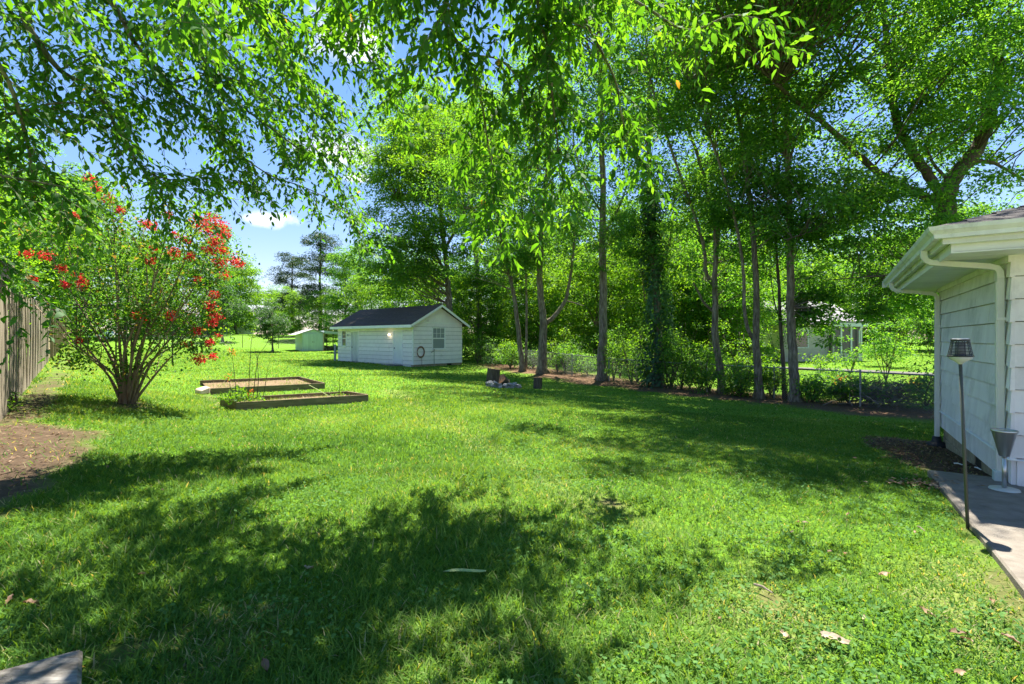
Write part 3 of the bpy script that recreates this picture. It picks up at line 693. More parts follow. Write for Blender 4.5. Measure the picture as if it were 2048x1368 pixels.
# leaning board at the left picture edge
mb = MB(); q0 = P(12, 545, 6.6); q1 = GD(-190, 6.0)
ax = norm(np.array(q1 - q0)); sd = norm(np.cross(ax, np.array([0, 1., 0]))); nn = np.cross(ax, sd)
pts = []
prof_ = [(-.10, .02), (-.085, -.05), (-.05, -.10), (0, -.13), (.05, -.12), (.09, -.06), (.10, .02)]
L_ = np.linalg.norm(q1 - q0)
out2 = [q0 + sd * a + ax * b_ for a, b_ in prof_] + [q0 + sd * .10 + ax * L_, q0 - sd * .10 + ax * L_]
mb.poly_prism(out2, nn * .03)
tag(mb.build('leaning_board', M['wood_grey']), 'weathered board with rounded top leaning at the left edge by the fence', 'board')
# ---------------------------------------------------------------- left privacy fence: boards face the lawn, then posts face the lawn
def fence_xy(y): return np.array([-.862 * y - 1.19, y])
FD = np.array([-.862, 1.0]) / math.hypot(.862, 1); FN = np.array([FD[1], -FD[0]])      # along the fence, towards the lawn
f0 = fence_xy(6.2)
fo = thing('board_fence', 'weathered grey privacy fence with warped upright boards at the left edge', 'fence', (f0[0], f0[1], tz(*f0)))
bm_ = []
rf_ = random.Random(12)
for k in range(6):       # board variants, 2.0 m tall, origin at the foot
    mb = MB(); w = .14; t = .019; hgt = 2.0
    rows = []; ny_ = 5; bow = rf_.uniform(-.018, .018); tw = rf_.uniform(-.02, .02)
    for j in range(ny_ + 1):
        v = j / ny_; off = bow * math.sin(v * 3.1) ; rot = tw * v
        for (a, b_) in ((-w / 2, 0), (w / 2, 0), (w / 2, t), (-w / 2, t)):
            rows.append((a + rf_.uniform(-.002, .002), b_ + off + a * rot * 4, v * hgt + (0 if j < ny_ else rf_.uniform(-.012, .012))))
    F = [[j * 4 + i, j * 4 + (i + 1) % 4, j * 4 + 4 + (i + 1) % 4, j * 4 + 4 + i] for j in range(ny_) for i in range(4)] + [[3, 2, 1, 0], [ny_ * 4 + i for i in range(4)]]
    bm_.append(mesh_np('fence_board', rows, F, mat=M['wood_grey']))
yaw = math.atan2(FD[1], FD[0])
y = 6.2; i = 0
while y < 18.3:
    p = fence_xy(y); z = tz(*p) - .03
    o = shared('fence_board', bm_[i % 6], fo, (p[0], p[1], z), (rf_.uniform(-.012, .012), rf_.uniform(-.014, .014), yaw + rf_.uniform(-.05, .05)), (1, 1, rf_.uniform(.985, 1.03)))
    y += .147 / 1.32 * rf_.uniform(.99, 1.03); i += 1
def along(y, off, z): 
    p = fence_xy(y) + FN * off; return np.array([p[0], p[1], tz(*fence_xy(y)) + z])
for zr in (.35, 1.05, 1.7):
    mb = MB(); mb.hexa([along(6.2, -.03, zr), along(18.3, -.03, zr), along(18.3, -.07, zr), along(6.2, -.07, zr), along(6.2, -.03, zr + .09), along(18.3, -.03, zr + .09), along(18.3, -.07, zr + .09), along(6.2, -.07, zr + .09)]); mb.build('rail', M['wood_post'], fo)
f1 = fence_xy(18.6)
fp_ = thing('post_fence', 'far stretch of brown privacy fence with posts and rails showing', 'fence', (f1[0], f1[1], tz(*f1)))
ys_ = [19.2 + 1.9 * k for k in range(15)]
for yy in ys_:
    c = fence_xy(yy); z = tz(*c)
    FF = frame((c[0], c[1], z), FD, FN); mb = MB(); mb.box(FF, -.05, .05, .0, .10, -.1, 1.96); mb.build('post', M['wood_post'], fp_, bevel=.005)
for zr in (.3, 1.0, 1.65):
    for y0_, y1_ in zip(ys_, ys_[1:]):
        mb = MB(); mb.hexa([along(y0_, .0, zr), along(y1_, .0, zr), along(y1_, -.04, zr), along(y0_, -.04, zr), along(y0_, .0, zr + .09), along(y1_, .0, zr + .09), along(y1_, -.04, zr + .09), along(y0_, -.04, zr + .09)]); mb.build('rail', M['wood_post'], fp_)
mb = MB(); y = 18.5
while y < ys_[-1]:
    c = fence_xy(y); FF = frame((c[0], c[1], tz(*c)), FD, FN); mb.box(FF, -.068, .068, -.06, -.0405, 0, 1.93 + rf_.uniform(-.02, .02)); y += .145 / 1.32
tag(mb.build('board_row', M['wood_post'], fp_), kind='stuff')

# ---------------------------------------------------------------- raised beds
def bed(pts, label, skip_left=False, hgt=.17):
    pts = [np.array([p[0], p[1], tz(p[0], p[1])]) for p in pts]
    c = sum(pts) / 4
    ro = thing('raised_bed', label, 'raised bed', (c[0], c[1], c[2]), 'raised garden beds on the lawn')
    th = .04
    for k in range(4):
        if skip_left and k == 3: continue
        p, q = pts[k], pts[(k + 1) % 4]; d = (q - p); ln = np.linalg.norm(d[:2]); d = d[:2] / ln
        inn = (c - (p + q) / 2)[:2]; nn = np.array([-d[1], d[0]]); nn = nn if nn @ inn > 0 else -nn
        F = frame((p[0], p[1], min(p[2], q[2])), d, nn); e = th + .002 if k % 2 else 0
        mb = MB(); mb.box(F, -0.0 + e, ln - e, 0, th, -.05, hgt + (.008 if k % 2 else 0)); mb.build('board', M['wood_bed'], ro, bevel=.006)
    mb = MB(); inset = [c + (p - c) * .955 for p in pts]
    n = 9; rows = []
    for i in range(n):
        for j in range(n):
            u_, v_ = i / (n - 1), j / (n - 1)
            p = (inset[0] * (1 - u_) + inset[1] * u_) * (1 - v_) + (inset[3] * (1 - u_) + inset[2] * u_) * v_
            rows.append((p[0], p[1], c[2] + .045 + .05 * float(fbm(p[0] * 3, p[1] * 3, 4))))
    mb.add(rows, [[i * n + j, (i + 1) * n + j, (i + 1) * n + j + 1, i * n + j + 1] for i in range(n - 1) for j in range(n - 1)]); so_ = mb.build('soil', M['soil'], ro, smooth=True)
    k = 900; u_, v_ = rng.random(k), rng.random(k)
    p = (inset[0][None] * (1 - u_[:, None]) + inset[1][None] * u_[:, None]) * (1 - v_[:, None]) + (inset[3][None] * (1 - u_[:, None]) + inset[2][None] * u_[:, None]) * v_[:, None]
    p[:, 2] = c[2] + .065; a = rng.random(k) * 6.28
    lo = leaves('dry_grass', M['straw'], p, np.stack([np.cos(a), np.sin(a), .1 + .7 * rng.random(k)], 1), np.stack([0 * a, 0 * a, 1 + 0 * a], 1) + .3 * rng.normal(size=(k, 3)), .05 + .10 * rng.random(k), .006, rng.random(k), T_BLADE, ro)
    lo['kind'] = 'stuff'
    k = 900; u_, v_ = rng.random(k), rng.random(k); kp = fbm(u_ * 7, v_ * 3, 51 + int(c[1])) > .47; u_, v_ = u_[kp], v_[kp]; k = len(u_)
    p = (inset[0][None] * (1 - u_[:, None]) + inset[1][None] * u_[:, None]) * (1 - v_[:, None]) + (inset[3][None] * (1 - u_[:, None]) + inset[2][None] * u_[:, None]) * v_[:, None]
    p[:, 2] = c[2] + .06; a = rng.random(k) * 6.28
    leaves('weeds', M['grass'], p, np.stack([np.cos(a), np.sin(a), .5 + .8 * rng.random(k)], 1), np.stack([0 * a, 0 * a, 1 + 0 * a], 1) + .3 * rng.normal(size=(k, 3)), .05 + .08 * rng.random(k), .010, .3 + .6 * rng.random(k), T_BLADE, ro)['kind'] = 'stuff'
    return ro, pts
b1, P1 = bed(BED1, 'nearer raised bed of brown boards, holding the leafy rose clump')
b2, P2 = bed(BED2, 'farther raised bed of brown boards, open at its left end beside the tan block', True)
# tan landscaping block by the far bed
bb = G(404, 787); mb = MB(); FF = frame((bb[0], bb[1], bb[2] + .03), norm(np.array([.75, -.5])), norm(np.array([.5, .75])))
mb.hexa([FF(-.17, -.12, -.02), FF(.17, -.12, -.04), FF(.17, .14, -.04), FF(-.17, .14, -.02), FF(-.16, -.11, .10), FF(.16, -.11, .07), FF(.15, .15, .15), FF(-.15, .15, .17)])
tag(mb.build('stone_block', M['tan_block'], bevel=.02), 'pale tan block lying tilted at the open end of the farther raised bed', 'block')
# thin pale stake across the near bed
mb = MB(); mb.tube([P(618, 770, 12.6), P(665, 796, 11.9)], .008, 6)
tag(mb.build('stake', M['reed']), 'thin pale stick leaning between the two raised beds', 'stick')

def shoot_plant(name, label, cat, base, canes, leaf_c, n_leaf, spread, lz, mat, lsize, cane_mat, group=None, tuft=None):
    ro = thing(name, label, cat, base, group)
    for pts in canes:
        mb = MB(); mb.tube(pts, np.linspace(.009, .003, len(pts)), 5); mb.build('stem', cane_mat, ro)
    C = np.repeat(leaf_c, n_leaf, 0) + rng.normal(size=(len(leaf_c) * n_leaf, 3)) * np.array([spread, spread, lz])
    C[:, 2] = np.maximum(C[:, 2], base[2] + .02)
    k = len(C); D = rng.normal(size=(k, 3)) + np.array([0, 0, .2]); Nn = rng.normal(size=(k, 3)) * .6 + np.array([0, 0, 1.])
    leaves('foliage', mat, C, D, Nn, lsize * (.6 + .8 * rng.random(k)), lsize * .55 * (.7 + .6 * rng.random(k)), rng.random(k), T_NEAR, ro)
    return ro
dz = 10.9
cz = lambda px, py, d=0: P(px, py, dz + d)
rb = np.array(cz(482, 798)); rb[2] = tz(rb[0], rb[1]) + .08
canes = [[cz(473, 795), cz(470, 760), cz(467, 730), cz(463, 705)], [cz(497, 795), cz(499, 740), cz(502, 690), cz(505, 665)],
         [cz(506, 795), cz(511, 750), cz(516, 712), cz(532, 690), cz(540, 675)], [cz(514, 796), cz(517, 760), cz(514, 715), cz(509, 695)], [cz(527, 792), cz(531, 765), cz(536, 735), cz(541, 720)], [cz(462, 796), cz(460, 770), cz(457, 752)]]
lc = np.array([cz(px, py, dd) for px, py, dd in ((455, 792, 0), (465, 786, .1), (475, 795, 0), (485, 788, .2), (495, 796, .1), (470, 798, -.1), (480, 778, .1), (505, 797, .2), (515, 796, .1), (450, 797, .1), (460, 797, -.1), (488, 797, 0), (500, 790, .25), (520, 799, .3))])
rp = shoot_plant('rose_bush', 'rose bush with tall bare canes and a low leafy clump in the nearer bed', 'plant', rb, canes, lc, 42, .07, .05, M['leaf_light'], .055, M['cane'])
tipc = np.array([cz(467, 703), cz(464, 712), cz(505, 668), cz(503, 675), cz(540, 676), cz(456, 757), cz(447, 665), cz(452, 660), cz(510, 664), cz(515, 658), cz(561, 632), cz(500, 700)])
C = np.repeat(tipc[:9], 9, 0) + rng.normal(size=(81, 3)) * .045; k = len(C)
leaves('tip_leaves', M['leaf_light'], C, rng.normal(size=(k, 3)), rng.normal(size=(k, 3)) * .6 + np.array([0, 0, 1]), .05, .03, np.full(k, .95), T_NEAR, rp)
C = np.concatenate([cz(465, 704) + rng.normal(size=(26, 3)) * .035, cz(455, 752) + rng.normal(size=(14, 3)) * .04, cz(502, 785) + rng.normal(size=(14, 3)) * .05]); k = len(C)
leaves('blossom', M['orange_flower'], C, rng.normal(size=(k, 3)), rng.normal(size=(k, 3)), .04, .03, rng.random(k) * .6, T_ROUND, rp)
wb_ = P(678, 793, 11.9)
shoot_plant('seedling', 'small spindly seedling at the right end of the nearer bed', 'plant', np.array([wb_[0], wb_[1], tz(wb_[0], wb_[1]) + .07]),
            [[P(678, 794, 11.9), P(679, 770, 11.9), P(680, 742, 11.9)], [P(671, 794, 11.9), P(668, 784, 11.9)]],
            np.array([P(670, 786, 11.9), P(679, 788, 12), P(664, 790, 11.9), P(686, 790, 12), P(679, 762, 11.9), P(680, 747, 11.9)]), 14, .07, .03, M['leaf_light'], .04, M['cane'])

# ---------------------------------------------------------------- fire ring with stumps
def log(name, label, px0, py0, px1, py1, wid, depth_off=0, axis=None, endmat='cut_wood', group=None):
    b = G(px0, py0); d = b[1] + depth_off; top = P(px1, py1, d); b = P(px0, py0, d); b[2] = tz(b[0], b[1]) - .02
    if axis is not None: top = b + np.asarray(axis, float)
    r0 = wid * d / FPX / 2
    ro = thing(name, label, 'stump', b, group)
    ax_ = norm(top - b); uu = np.array(Vector(ax_).orthogonal().normalized()); ww = np.cross(ax_, uu)
    an = np.linspace(0, 2 * np.pi, 22, endpoint=False); rr_ = 1 + .09 * rng.normal(size=22)
    V = []
    for j, v in enumerate((0, .1, .35, .65, 1.0)):
        sc = r0 * (1.10 if j == 0 else 1.0)
        V += [b + (top - b) * v + sc * rr_[i] * (1 + .02 * rng.normal()) * (math.cos(a) * uu + math.sin(a) * ww) for i, a in enumerate(an)]
    F = [[j * 22 + i, j * 22 + (i + 1) % 22, j * 22 + 22 + (i + 1) % 22, j * 22 + 22 + i] for j in range(4) for i in range(22)] + [list(range(21, -1, -1))]
    mb = MB(); mb.add(V, F); mb.build('bark', M['bark_dark'] if endmat != 'char' else M['char'], ro)
    mb = MB(); ring = V[4 * 22:]; mb.poly_prism([q * .0 + q - (q - top) * .03 for q in ring], ax_ * .006); mb.build('cut_face', M['cut_wood'], ro)
    return ro
log('log_stump', 'tall upright cut log standing at the left of the stone ring', 984, 770, 988, 738, 24)
sg = G(1000, 768)
ro = log('log_round', 'charred cut log tilted against the upright log in the stone ring', 1010, 769, 0, 0, 24, -.30, axis=(-.20, -.22, .26))
log('stump_block', 'short upright cut log standing alone right of the stone ring', 1075, 777, 1076, 755, 18)
fr = G(1006, 775)
fo_ = thing('fire_ring', 'low ring of broken grey stones on the lawn beside the logs', 'fire ring', fr)
smesh = []
for k in range(8):
    mb = MB(); n = 7; a0 = rng.random() * 6; ring = []
    for lev, (zz, sc) in enumerate(((0, 1.), (.055 + .03 * rng.random(), .85))):
        ring += [(sc * (.13 + .05 * rng.random()) * math.cos(a0 + i * 2 * np.pi / n), sc * (.08 + .04 * rng.random()) * math.sin(a0 + i * 2 * np.pi / n), zz + .012 * rng.normal()) for i in range(n)]
    smesh.append(mesh_np('stone', ring, [list(range(n - 1, -1, -1)), list(range(n, 2 * n))] + [[i, (i + 1) % n, n + (i + 1) % n, n + i] for i in range(n)], mat=M['stone']))
for i in range(60):
    a = rng.random() * 6.283; r = .42 + .13 * rng.random()
    x_, y_ = fr[0] + r * 1.15 * math.cos(a), fr[1] + .35 + r * math.sin(a)
    lay = rng.random() ** 1.5
    shared('stone', smesh[i % 8], fo_, (x_, y_, tz(x_, y_) - .01 + .15 * lay), (rng.normal() * .35, rng.normal() * .35, rng.random() * 6.28), (.55 + .4 * rng.random(), .6 + .4 * rng.random(), .7))

# ---------------------------------------------------------------- white outbuilding (long shed)
z0s = -.10
SF = frame((SH0[0], SH0[1], z0s), SA, SB)
so = thing('white_shed', 'long white clapboard shed with dark shingle roof and two doors', 'shed', (SH0[0], SH0[1], z0s - .15))
WH = 2.62        # wall height to soffit above z0s
def ta(px): r_ = (px - 1024) / FPX; return (SH0[0] - r_ * SH0[1]) / (r_ * SA[1] - SA[0])
def tb2(px): r_ = (px - 1024) / FPX; return (SH0[0] - r_ * SH0[1]) / (r_ * SB[1] - SB[0])
def zat(px, py, which):
    t = ta(px) if which == 'a' else tb2(px); d = SH0[1] + t * (SA if which == 'a' else SB)[1]
    return CAM_H + (HZ - py) / FPX * d - z0s
mb = MB(); mb.box(SF, .03, SHED_L - .03, .03, SHED_W - .03, -.02, WH)
rz = WH + 1.12
mb.add([SF(.03, .03, WH), SF(.03, SHED_W - .03, WH), SF(.03, SHED_W / 2, rz - .12), SF(SHED_L - .03, .03, WH), SF(SHED_L - .03, SHED_W - .03, WH), SF(SHED_L - .03, SHED_W / 2, rz - .12)], [[0, 1, 2], [3, 5, 4], [0, 2, 5, 3], [1, 4, 5, 2]])
mb.build('wall', M['backing'], so)
dR = (ta(804), ta(788)); dL = (ta(716.6), ta(703.5)); wL = (ta(692.5), ta(685)); gw = (tb2(865.5), tb2(888.5))
doors = [(dR[0], dR[1]), (dL[0], dL[1])]
dz1 = 2.06; 
def segs(u0, u1, holes):
    cur = [(u0, u1)]
    for h0, h1 in holes:
        nxt = []
        for c0, c1 in cur:
            if h1 <= c0 or h0 >= c1: nxt.append((c0, c1)); continue
            if h0 > c0: nxt.append((c0, h0))
            if h1 < c1: nxt.append((h1, c1))
        cur = nxt
    return cur
wz = (1.10, 2.14); gz_ = (.98, 2.28)
exp_ = .265
for i in range(10):
    za, zb = -.02 + i * exp_, -.02 + (i + 1) * exp_
    if zb > WH: zb = WH
    for axis, ln, openings in (('a', SHED_L, [(dR[0] - .085, dR[1] + .085, -1, dz1 + .08), (dL[0] - .085, dL[1] + .085, -1, dz1 + .08), (wL[0] - .065, wL[1] + .065, wz[0] - .066, wz[1] + .065)]), ('b', SHED_W, [(gw[0] - .065, gw[1] + .065, gz_[0] - .066, gz_[1] + .065)])):
        z0_, z1_ = za + .005, zb - .012
        hit = [o_ for o_ in openings if o_[2] < z1_ and o_[3] > z0_]
        for c0, c1 in segs(0, ln, [(o_[0], o_[1]) for o_ in hit]): clapboard(SF, axis, c0 - (.028 if c0 == 0 and axis == 'b' else 0), c1, z0_, z1_, 'siding_board', M['white'], so, low=.03)
        for o_ in hit:
            if o_[3] < z1_ - .01: clapboard(SF, axis, o_[0], o_[1], o_[3] + .003, z1_, 'siding_board', M['white'], so, low=.022)
            if o_[2] > z0_ + .01: clapboard(SF, axis, o_[0], o_[1], z0_, o_[2] - .032, 'siding_board', M['white'], so, low=.03)
# gable infill: vertical panels
for k in range(7):
    b0 = .0 + k * SHED_W / 7; b1_ = b0 + SHED_W / 7 - .008
    hz_ = lambda b_: WH + .02 + (1 - abs(b_ - SHED_W / 2) / (SHED_W / 2)) * 1.06
    pts = [SF(-.018, b0, WH + .012), SF(-.018, b1_, WH + .012), SF(-.018, b1_, hz_(b1_)), SF(-.018, b0, hz_(b0))]
    if b0 < SHED_W / 2 < b1_: pts.insert(3, SF(-.018, SHED_W / 2, hz_(SHED_W / 2)))
    mb = MB(); mb.poly_prism(pts, SA_ := np.append(SA * .03, 0)); mb.build('gable_panel', M['white'], so)
mb = MB(); mb.box(SF, -.032, .02, -.03, SHED_W + .03, WH - .02, WH + .035); mb.build('trim', M['white_trim'], so)
mb = MB(); mb.box(SF, -.034, .05, -.034, .05, -.03, WH); mb.build('corner_trim', M['white_trim'], so)
# roof
ovA, ovB = .35, .42; pit = 1.12 / (SHED_W / 2)
def rzf(b_): return WH + 1.15 - abs(b_ - SHED_W / 2) * pit
mb = MB()
for sgn in (0, 1):
    bs = (-ovB, SHED_W / 2) if sgn == 0 else (SHED_W + ovB, SHED_W / 2)
    mb.hexa([SF(-ovA, bs[0], rzf(bs[0])), SF(SHED_L + ovA, bs[0], rzf(bs[0])), SF(SHED_L + ovA, bs[1], rzf(bs[1])), SF(-ovA, bs[1], rzf(bs[1])),
             SF(-ovA, bs[0], rzf(bs[0]) + .05), SF(SHED_L + ovA, bs[0], rzf(bs[0]) + .05), SF(SHED_L + ovA, bs[1], rzf(bs[1]) + .05), SF(-ovA, bs[1], rzf(bs[1]) + .05)])
rf2 = mb.build('roof', M['shingle_brown'], so)
for k in range(13):     # shingle courses, each course a lapped strip
    b0 = -ovB - .02 + k * .19
    if b0 + .2 > SHED_W / 2: break
    a = -ovA - .02
    while a < SHED_L + ovA:
        a1 = min(a + rf_.uniform(1.4, 2.4), SHED_L + ovA + .02); zz = rzf(b0) + .062 + rf_.uniform(0, .006); z2 = rzf(b0 + .21) + .054
        mb = MB(); mb.hexa([SF(a, b0, zz - .012), SF(a1 - .004, b0, zz - .012), SF(a1 - .004, b0 + .21, z2 - .01), SF(a, b0 + .21, z2 - .01), SF(a, b0, zz), SF(a1 - .004, b0, zz), SF(a1 - .004, b0 + .21, z2), SF(a, b0 + .21, z2)]); mb.build('shingle', M['shingle_brown'], rf2); a = a1
mb = MB(); mb.box(SF, -ovA - .02, SHED_L + ovA + .02, -ovB - .035, -ovB - .002, rzf(-ovB) - .13, rzf(-ovB) + .045); mb.build('fascia', M['white_trim'], so)
mb = MB(); mb.box(SF, -ovA, SHED_L + ovA, -ovB, -.03, rzf(-ovB) - .10, rzf(-ovB) - .085); mb.build('soffit', M['white_trim'], so)
for aa in (-ovA - .03, SHED_L + ovA + .002):
    for bs in (-ovB, SHED_W + ovB):
        mb = MB(); c = SHED_W / 2
        p4 = [SF(aa, bs, rzf(bs) - .11), SF(aa, c, rzf(c) - .11), SF(aa, c, rzf(c) + .048), SF(aa, bs, rzf(bs) + .048)]
        mb.poly_prism(p4, np.append(SA * .028, 0)); mb.build('rake_board', M['white_trim'], so)
# doors, windows
def door(u0, u1, mat, plank):
    mb = MB(); mb.box(SF, u0, u1, .0, .026, .0, dz1); d = mb.build('door', mat, so)
    if plank:
        nn_ = 5
        for k in range(nn_): mb = MB(); w_ = (u1 - u0) / nn_; mb.box(SF, u0 + k * w_ + .006, u0 + (k + 1) * w_ - .006, -.012, -.001, .03, dz1 - .01); mb.build('plank', mat, d)
    for (x0, x1, za, zb) in ((u0 - .085, u0 - .002, -.02, dz1 + .08), (u1 + .002, u1 + .085, -.02, dz1 + .08), (u0 - .002, u1 + .002, dz1 + .003, dz1 + .08)):
        mb = MB(); mb.box(SF, x0, x1, -.04, .02, za, zb); mb.build('door_frame', M['white_trim'], d)
    mb = MB(); mb.lathe(SF(u1 - .08, -.012, 1.0), [(.035, 0), (.035, .01), (.018, .02), (.032, .05), (0, .06)], 12, axis=-np.append(SB, 0)); mb.build('door_knob', M['dark_iron'], d)
    return d
door(dR[0], dR[1], M['door_white'], False); door(dL[0], dL[1], M['door_worn'], True)
def window(which, u0, u1, za, zb, muntins):
    f = (lambda u, o_, z: SF(u, o_, z)) if which == 'a' else (lambda u, o_, z: SF(o_, u, z))
    mb = MB(); mb.box(f, u0, u1, .0, .02, za, zb); wo = mb.build('window', M['pane'] if which == 'a' else M['pane_blind'], so)
    t = .065
    for (x0, x1, q0, q1) in ((u0 - t, u0, za - t, zb + t), (u1, u1 + t, za - t, zb + t), (u0, u1, zb, zb + t), (u0, u1, za - t, za)):
        mb = MB(); mb.box(f, x0, x1, -.045, .01, q0, q1); mb.build('frame', M['white_trim'], wo)
    zm = (za + zb) / 2; mb = MB(); mb.box(f, u0, u1, -.03, -.001, zm - .03, zm + .03); mb.build('sash', M['white_trim'], wo)
    for k in range(1, muntins + 1):
        x = u0 + (u1 - u0) * k / (muntins + 1); mb = MB(); mb.box(f, x - .011, x + .011, -.018, -.0015, zm + .03, zb); mb.build('muntin', M['white_trim'], wo)
    mb = MB(); mb.box(f, u0, u1, -.0175, -.0012, (zm + zb) / 2 - .011, (zm + zb) / 2 + .011); mb.build('muntin', M['white_trim'], wo)
    mb = MB(); mb.box(f, u0 - .09, u1 + .09, -.07, .01, za - t - .03, za - t - .001); mb.build('sill', M['white_trim'], wo)
window('a', wL[0], wL[1], wz[0], wz[1], 0); window('b', gw[0], gw[1], gz_[0], gz_[1], 2)
# light fixtures
for uu_, lit in ((ta(781.2), True), (ta(698.5), False)):
    mb = MB(); mb.box(SF, uu_ - .06, uu_ + .06, -.05, -.02, 1.82, 1.96); lf = mb.build('wall_light', M['white_trim'], so)
    mb = MB(); mb.lathe(SF(uu_, -.13, 1.80), [(.035, 0), (.06, .03), (.062, .08), (.035, .12), (0, .125)], 14); mb.build('globe', M['bulb'] if lit else M['steel_dull'], lf, smooth=True)
pl = bpy.data.lights.new('porch_lamp', 'POINT'); pl.energy = .3; pl.color = (1, .75, .45); pl.shadow_soft_size = .08
plo = bpy.data.objects.new('porch_lamp', pl); col.objects.link(plo); plo.location = SF(ta(781.2), -.30, 1.82)
# steps and foundation
for (u0, u1) in ((dR[0] - .15, dR[1] + .35), (dL[0] - .1, dL[1] + .45)):
    mb = MB(); mb.box(SF, u0, u1, -.75, -.035, -.28, -.05); mb.build('step', M['step'], so, bevel=.015)
for i in range(11):
    b0 = i * .4; mb = MB(); mb.box(SF, .02, .2, b0, min(b0 + .39, SHED_W), -.36, -.035)
    if i != 7 and b0 < SHED_W: mb.build('foundation_block', M['block'], so, bevel=.008)
mb = MB(); mb.box(SF, .06, .19, .02, SHED_W, -.5, -.036); mb.build('foundation', M['char'], so)
mb = MB(); mb.box(SF, .2, SHED_L, .01, .2, -.45, -.035); mb.build('foundation', M['far_white'], so)
# hose hanging on the gable wall, standpipe
hc = SF(-.09, tb2(839.7), zat(839.7, 704, 'b')); ux = np.append(SB, 0); uz = np.array([0, 0, 1.])
ro = thing('garden_hose', 'coiled brown garden hose hanging on the shed gable wall', 'hose', hc)
for k in range(5):
    an = np.linspace(0, 2 * np.pi, 33); rr_ = .24 + .014 * k; mb = MB()
    mb.tube([hc + np.append(-SA, 0) * (.015 * (k % 3)) + ux * rr_ * math.cos(a) + uz * 1.22 * rr_ * math.sin(a) for a in an], .013, 6, cap=False); mb.build('coil', M['hose'], ro, smooth=True)
mb = MB(); mb.tube([hc + ux * .05 - uz * .30, hc + ux * .09 - uz * .6, hc + ux * .08 - uz * .85], .012, 6); mb.build('loose_end', M['hose'], ro)
mb = MB(); mb.tube([hc + uz * .27, hc + np.append(SA * .1, 0) + uz * .3], .012, 6); mb.build('hook', M['dark_iron'], ro)
sp = SF(-.28, tb2(862.7), 0); sp[2] = tz(sp[0], sp[1]) - .05
ro = thing('standpipe', 'thin standpipe with a tap in front of the shed gable', 'standpipe', sp)
mb = MB(); mb.tube([sp, sp + uz * 1.08], .022, 8); mb.build('pipe', M['galv'], ro)
mb = MB(); mb.tube([sp + uz * 1.0, sp + uz * 1.0 + np.array([-.1, -.1, 0]), sp + uz * .93 + np.array([-.14, -.14, 0])], .022, 8); mb.lathe(sp + uz * 1.08, [(.05, 0), (.055, .02), (.03, .05), (0, .06)], 12); mb.build('tap', M['brass'], ro)

# ---------------------------------------------------------------- teal metal shed with lean-to
c0 = G(604.6, 702.5); dT = c0[1]
TA = norm(np.array([.8, .6])); TB = np.array([-TA[1], TA[0]])
TF = frame((c0[0], c0[1], c0[2] - .03), TA, TB); sc = dT / FPX; TW = (648 - 604.6) * sc / 1.04; TH = 37 * sc; TDp = 3.2
to_ = thing('metal_shed', 'small pale teal metal shed with double doors left of the white shed', 'shed', c0)
mb = MB(); mb.box(TF, 0, TW, 0, TDp, 0, TH); rg = TH + .42; mb.add([TF(0, 0, TH), TF(TW, 0, TH), TF(TW / 2, 0, rg), TF(0, TDp, TH), TF(TW, TDp, TH), TF(TW / 2, TDp, rg)], [[0, 1, 2], [3, 5, 4]]); mb.build('wall', M['teal'], to_)
for s_ in (0, 1):
    mb = MB(); x0, x1 = (-.75, TW / 2) if s_ == 0 else (TW + .15, TW / 2)
    zz = lambda x: rg + .03 - abs(x - TW / 2) * (.42 / (TW / 2)) 
    mb.hexa([TF(x0, -.15, zz(x0)), TF(x1, -.15, zz(x1)), TF(x1, TDp + .15, zz(x1)), TF(x0, TDp + .15, zz(x0)), TF(x0, -.15, zz(x0) + .04), TF(x1, -.15, zz(x1) + .04), TF(x1, TDp + .15, zz(x1) + .04), TF(x0, TDp + .15, zz(x0) + .04)]); mb.build('roof', M['metal_roof'], to_)
for s_ in (0, 1):
    mb = MB(); mb.box(TF, .10 + s_ * (TW / 2 - .10), TW / 2 - .012 + s_ * (TW / 2 - .12), -.05, -.001, .08, TH - .03); d = mb.build('door', M['teal'], to_)
    for k in range(4): mb = MB(); w_ = (TW / 2 - .12) / 4; x0 = .10 + s_ * (TW / 2 - .10) + k * w_; mb.box(TF, x0 + .02, x0 + w_ - .02, -.062, -.0505, .12, TH - .07); mb.build('panel_rib', M['teal'], d)
    mb = MB(); xh = TW / 2 + (.07 if s_ else -.09); mb.box(TF, xh - .02, xh + .02, -.08, -.05, TH * .48, TH * .48 + .14); mb.build('handle', M['dark_iron'], d)
mb = MB(); mb.box(TF, TW - .09, TW + .03, -.04, .0, 0, TH); mb.build('corner_post', M['tan_block'], to_)
lo = thing('lean_to', 'low flat carport roof on posts beside the teal shed', 'carport', TF(TW + 1.5, .5, 0))
mb = MB(); mb.hexa([TF(TW + .02, -.1, TH - .02), TF(TW + 3.6, -.1, TH - .25), TF(TW + 3.6, 2.8, TH - .25), TF(TW + .02, 2.8, TH - .02), TF(TW + .02, -.1, TH + .30), TF(TW + 3.6, -.1, TH - .05), TF(TW + 3.6, 2.8, TH - .05), TF(TW + .02, 2.8, TH + .30)]); mb.build('roof', M['teal'], lo)
for xx in (1.15, 3.3):
    for yy in (.1, 2.6): mb = MB(); mb.box(TF, TW + xx - .05, TW + xx + .05, yy, yy + .1, -.05, TH - .1); mb.build('post', M['bark_dark'], lo)
wpile = thing('wood_pile', 'heap of brown firewood under the lean-to roof', 'firewood', TF(TW + .7, .6, 0))
for k in range(22):
    x0 = TW + .15 + rng.random() * 1.1; zz = .08 + .17 * (k % 4) * (1 - abs(x0 - TW - .5) * .6); mb = MB(); mb.tube([TF(x0, .2 + .1 * rng.random(), zz), TF(x0 + .1 * rng.normal(), 1.0, zz + .06 * rng.normal())], .075 + .03 * rng.random(), 7); mb.build('log', M['bark_light'] if k % 3 else M['bark_dark'], wpile)
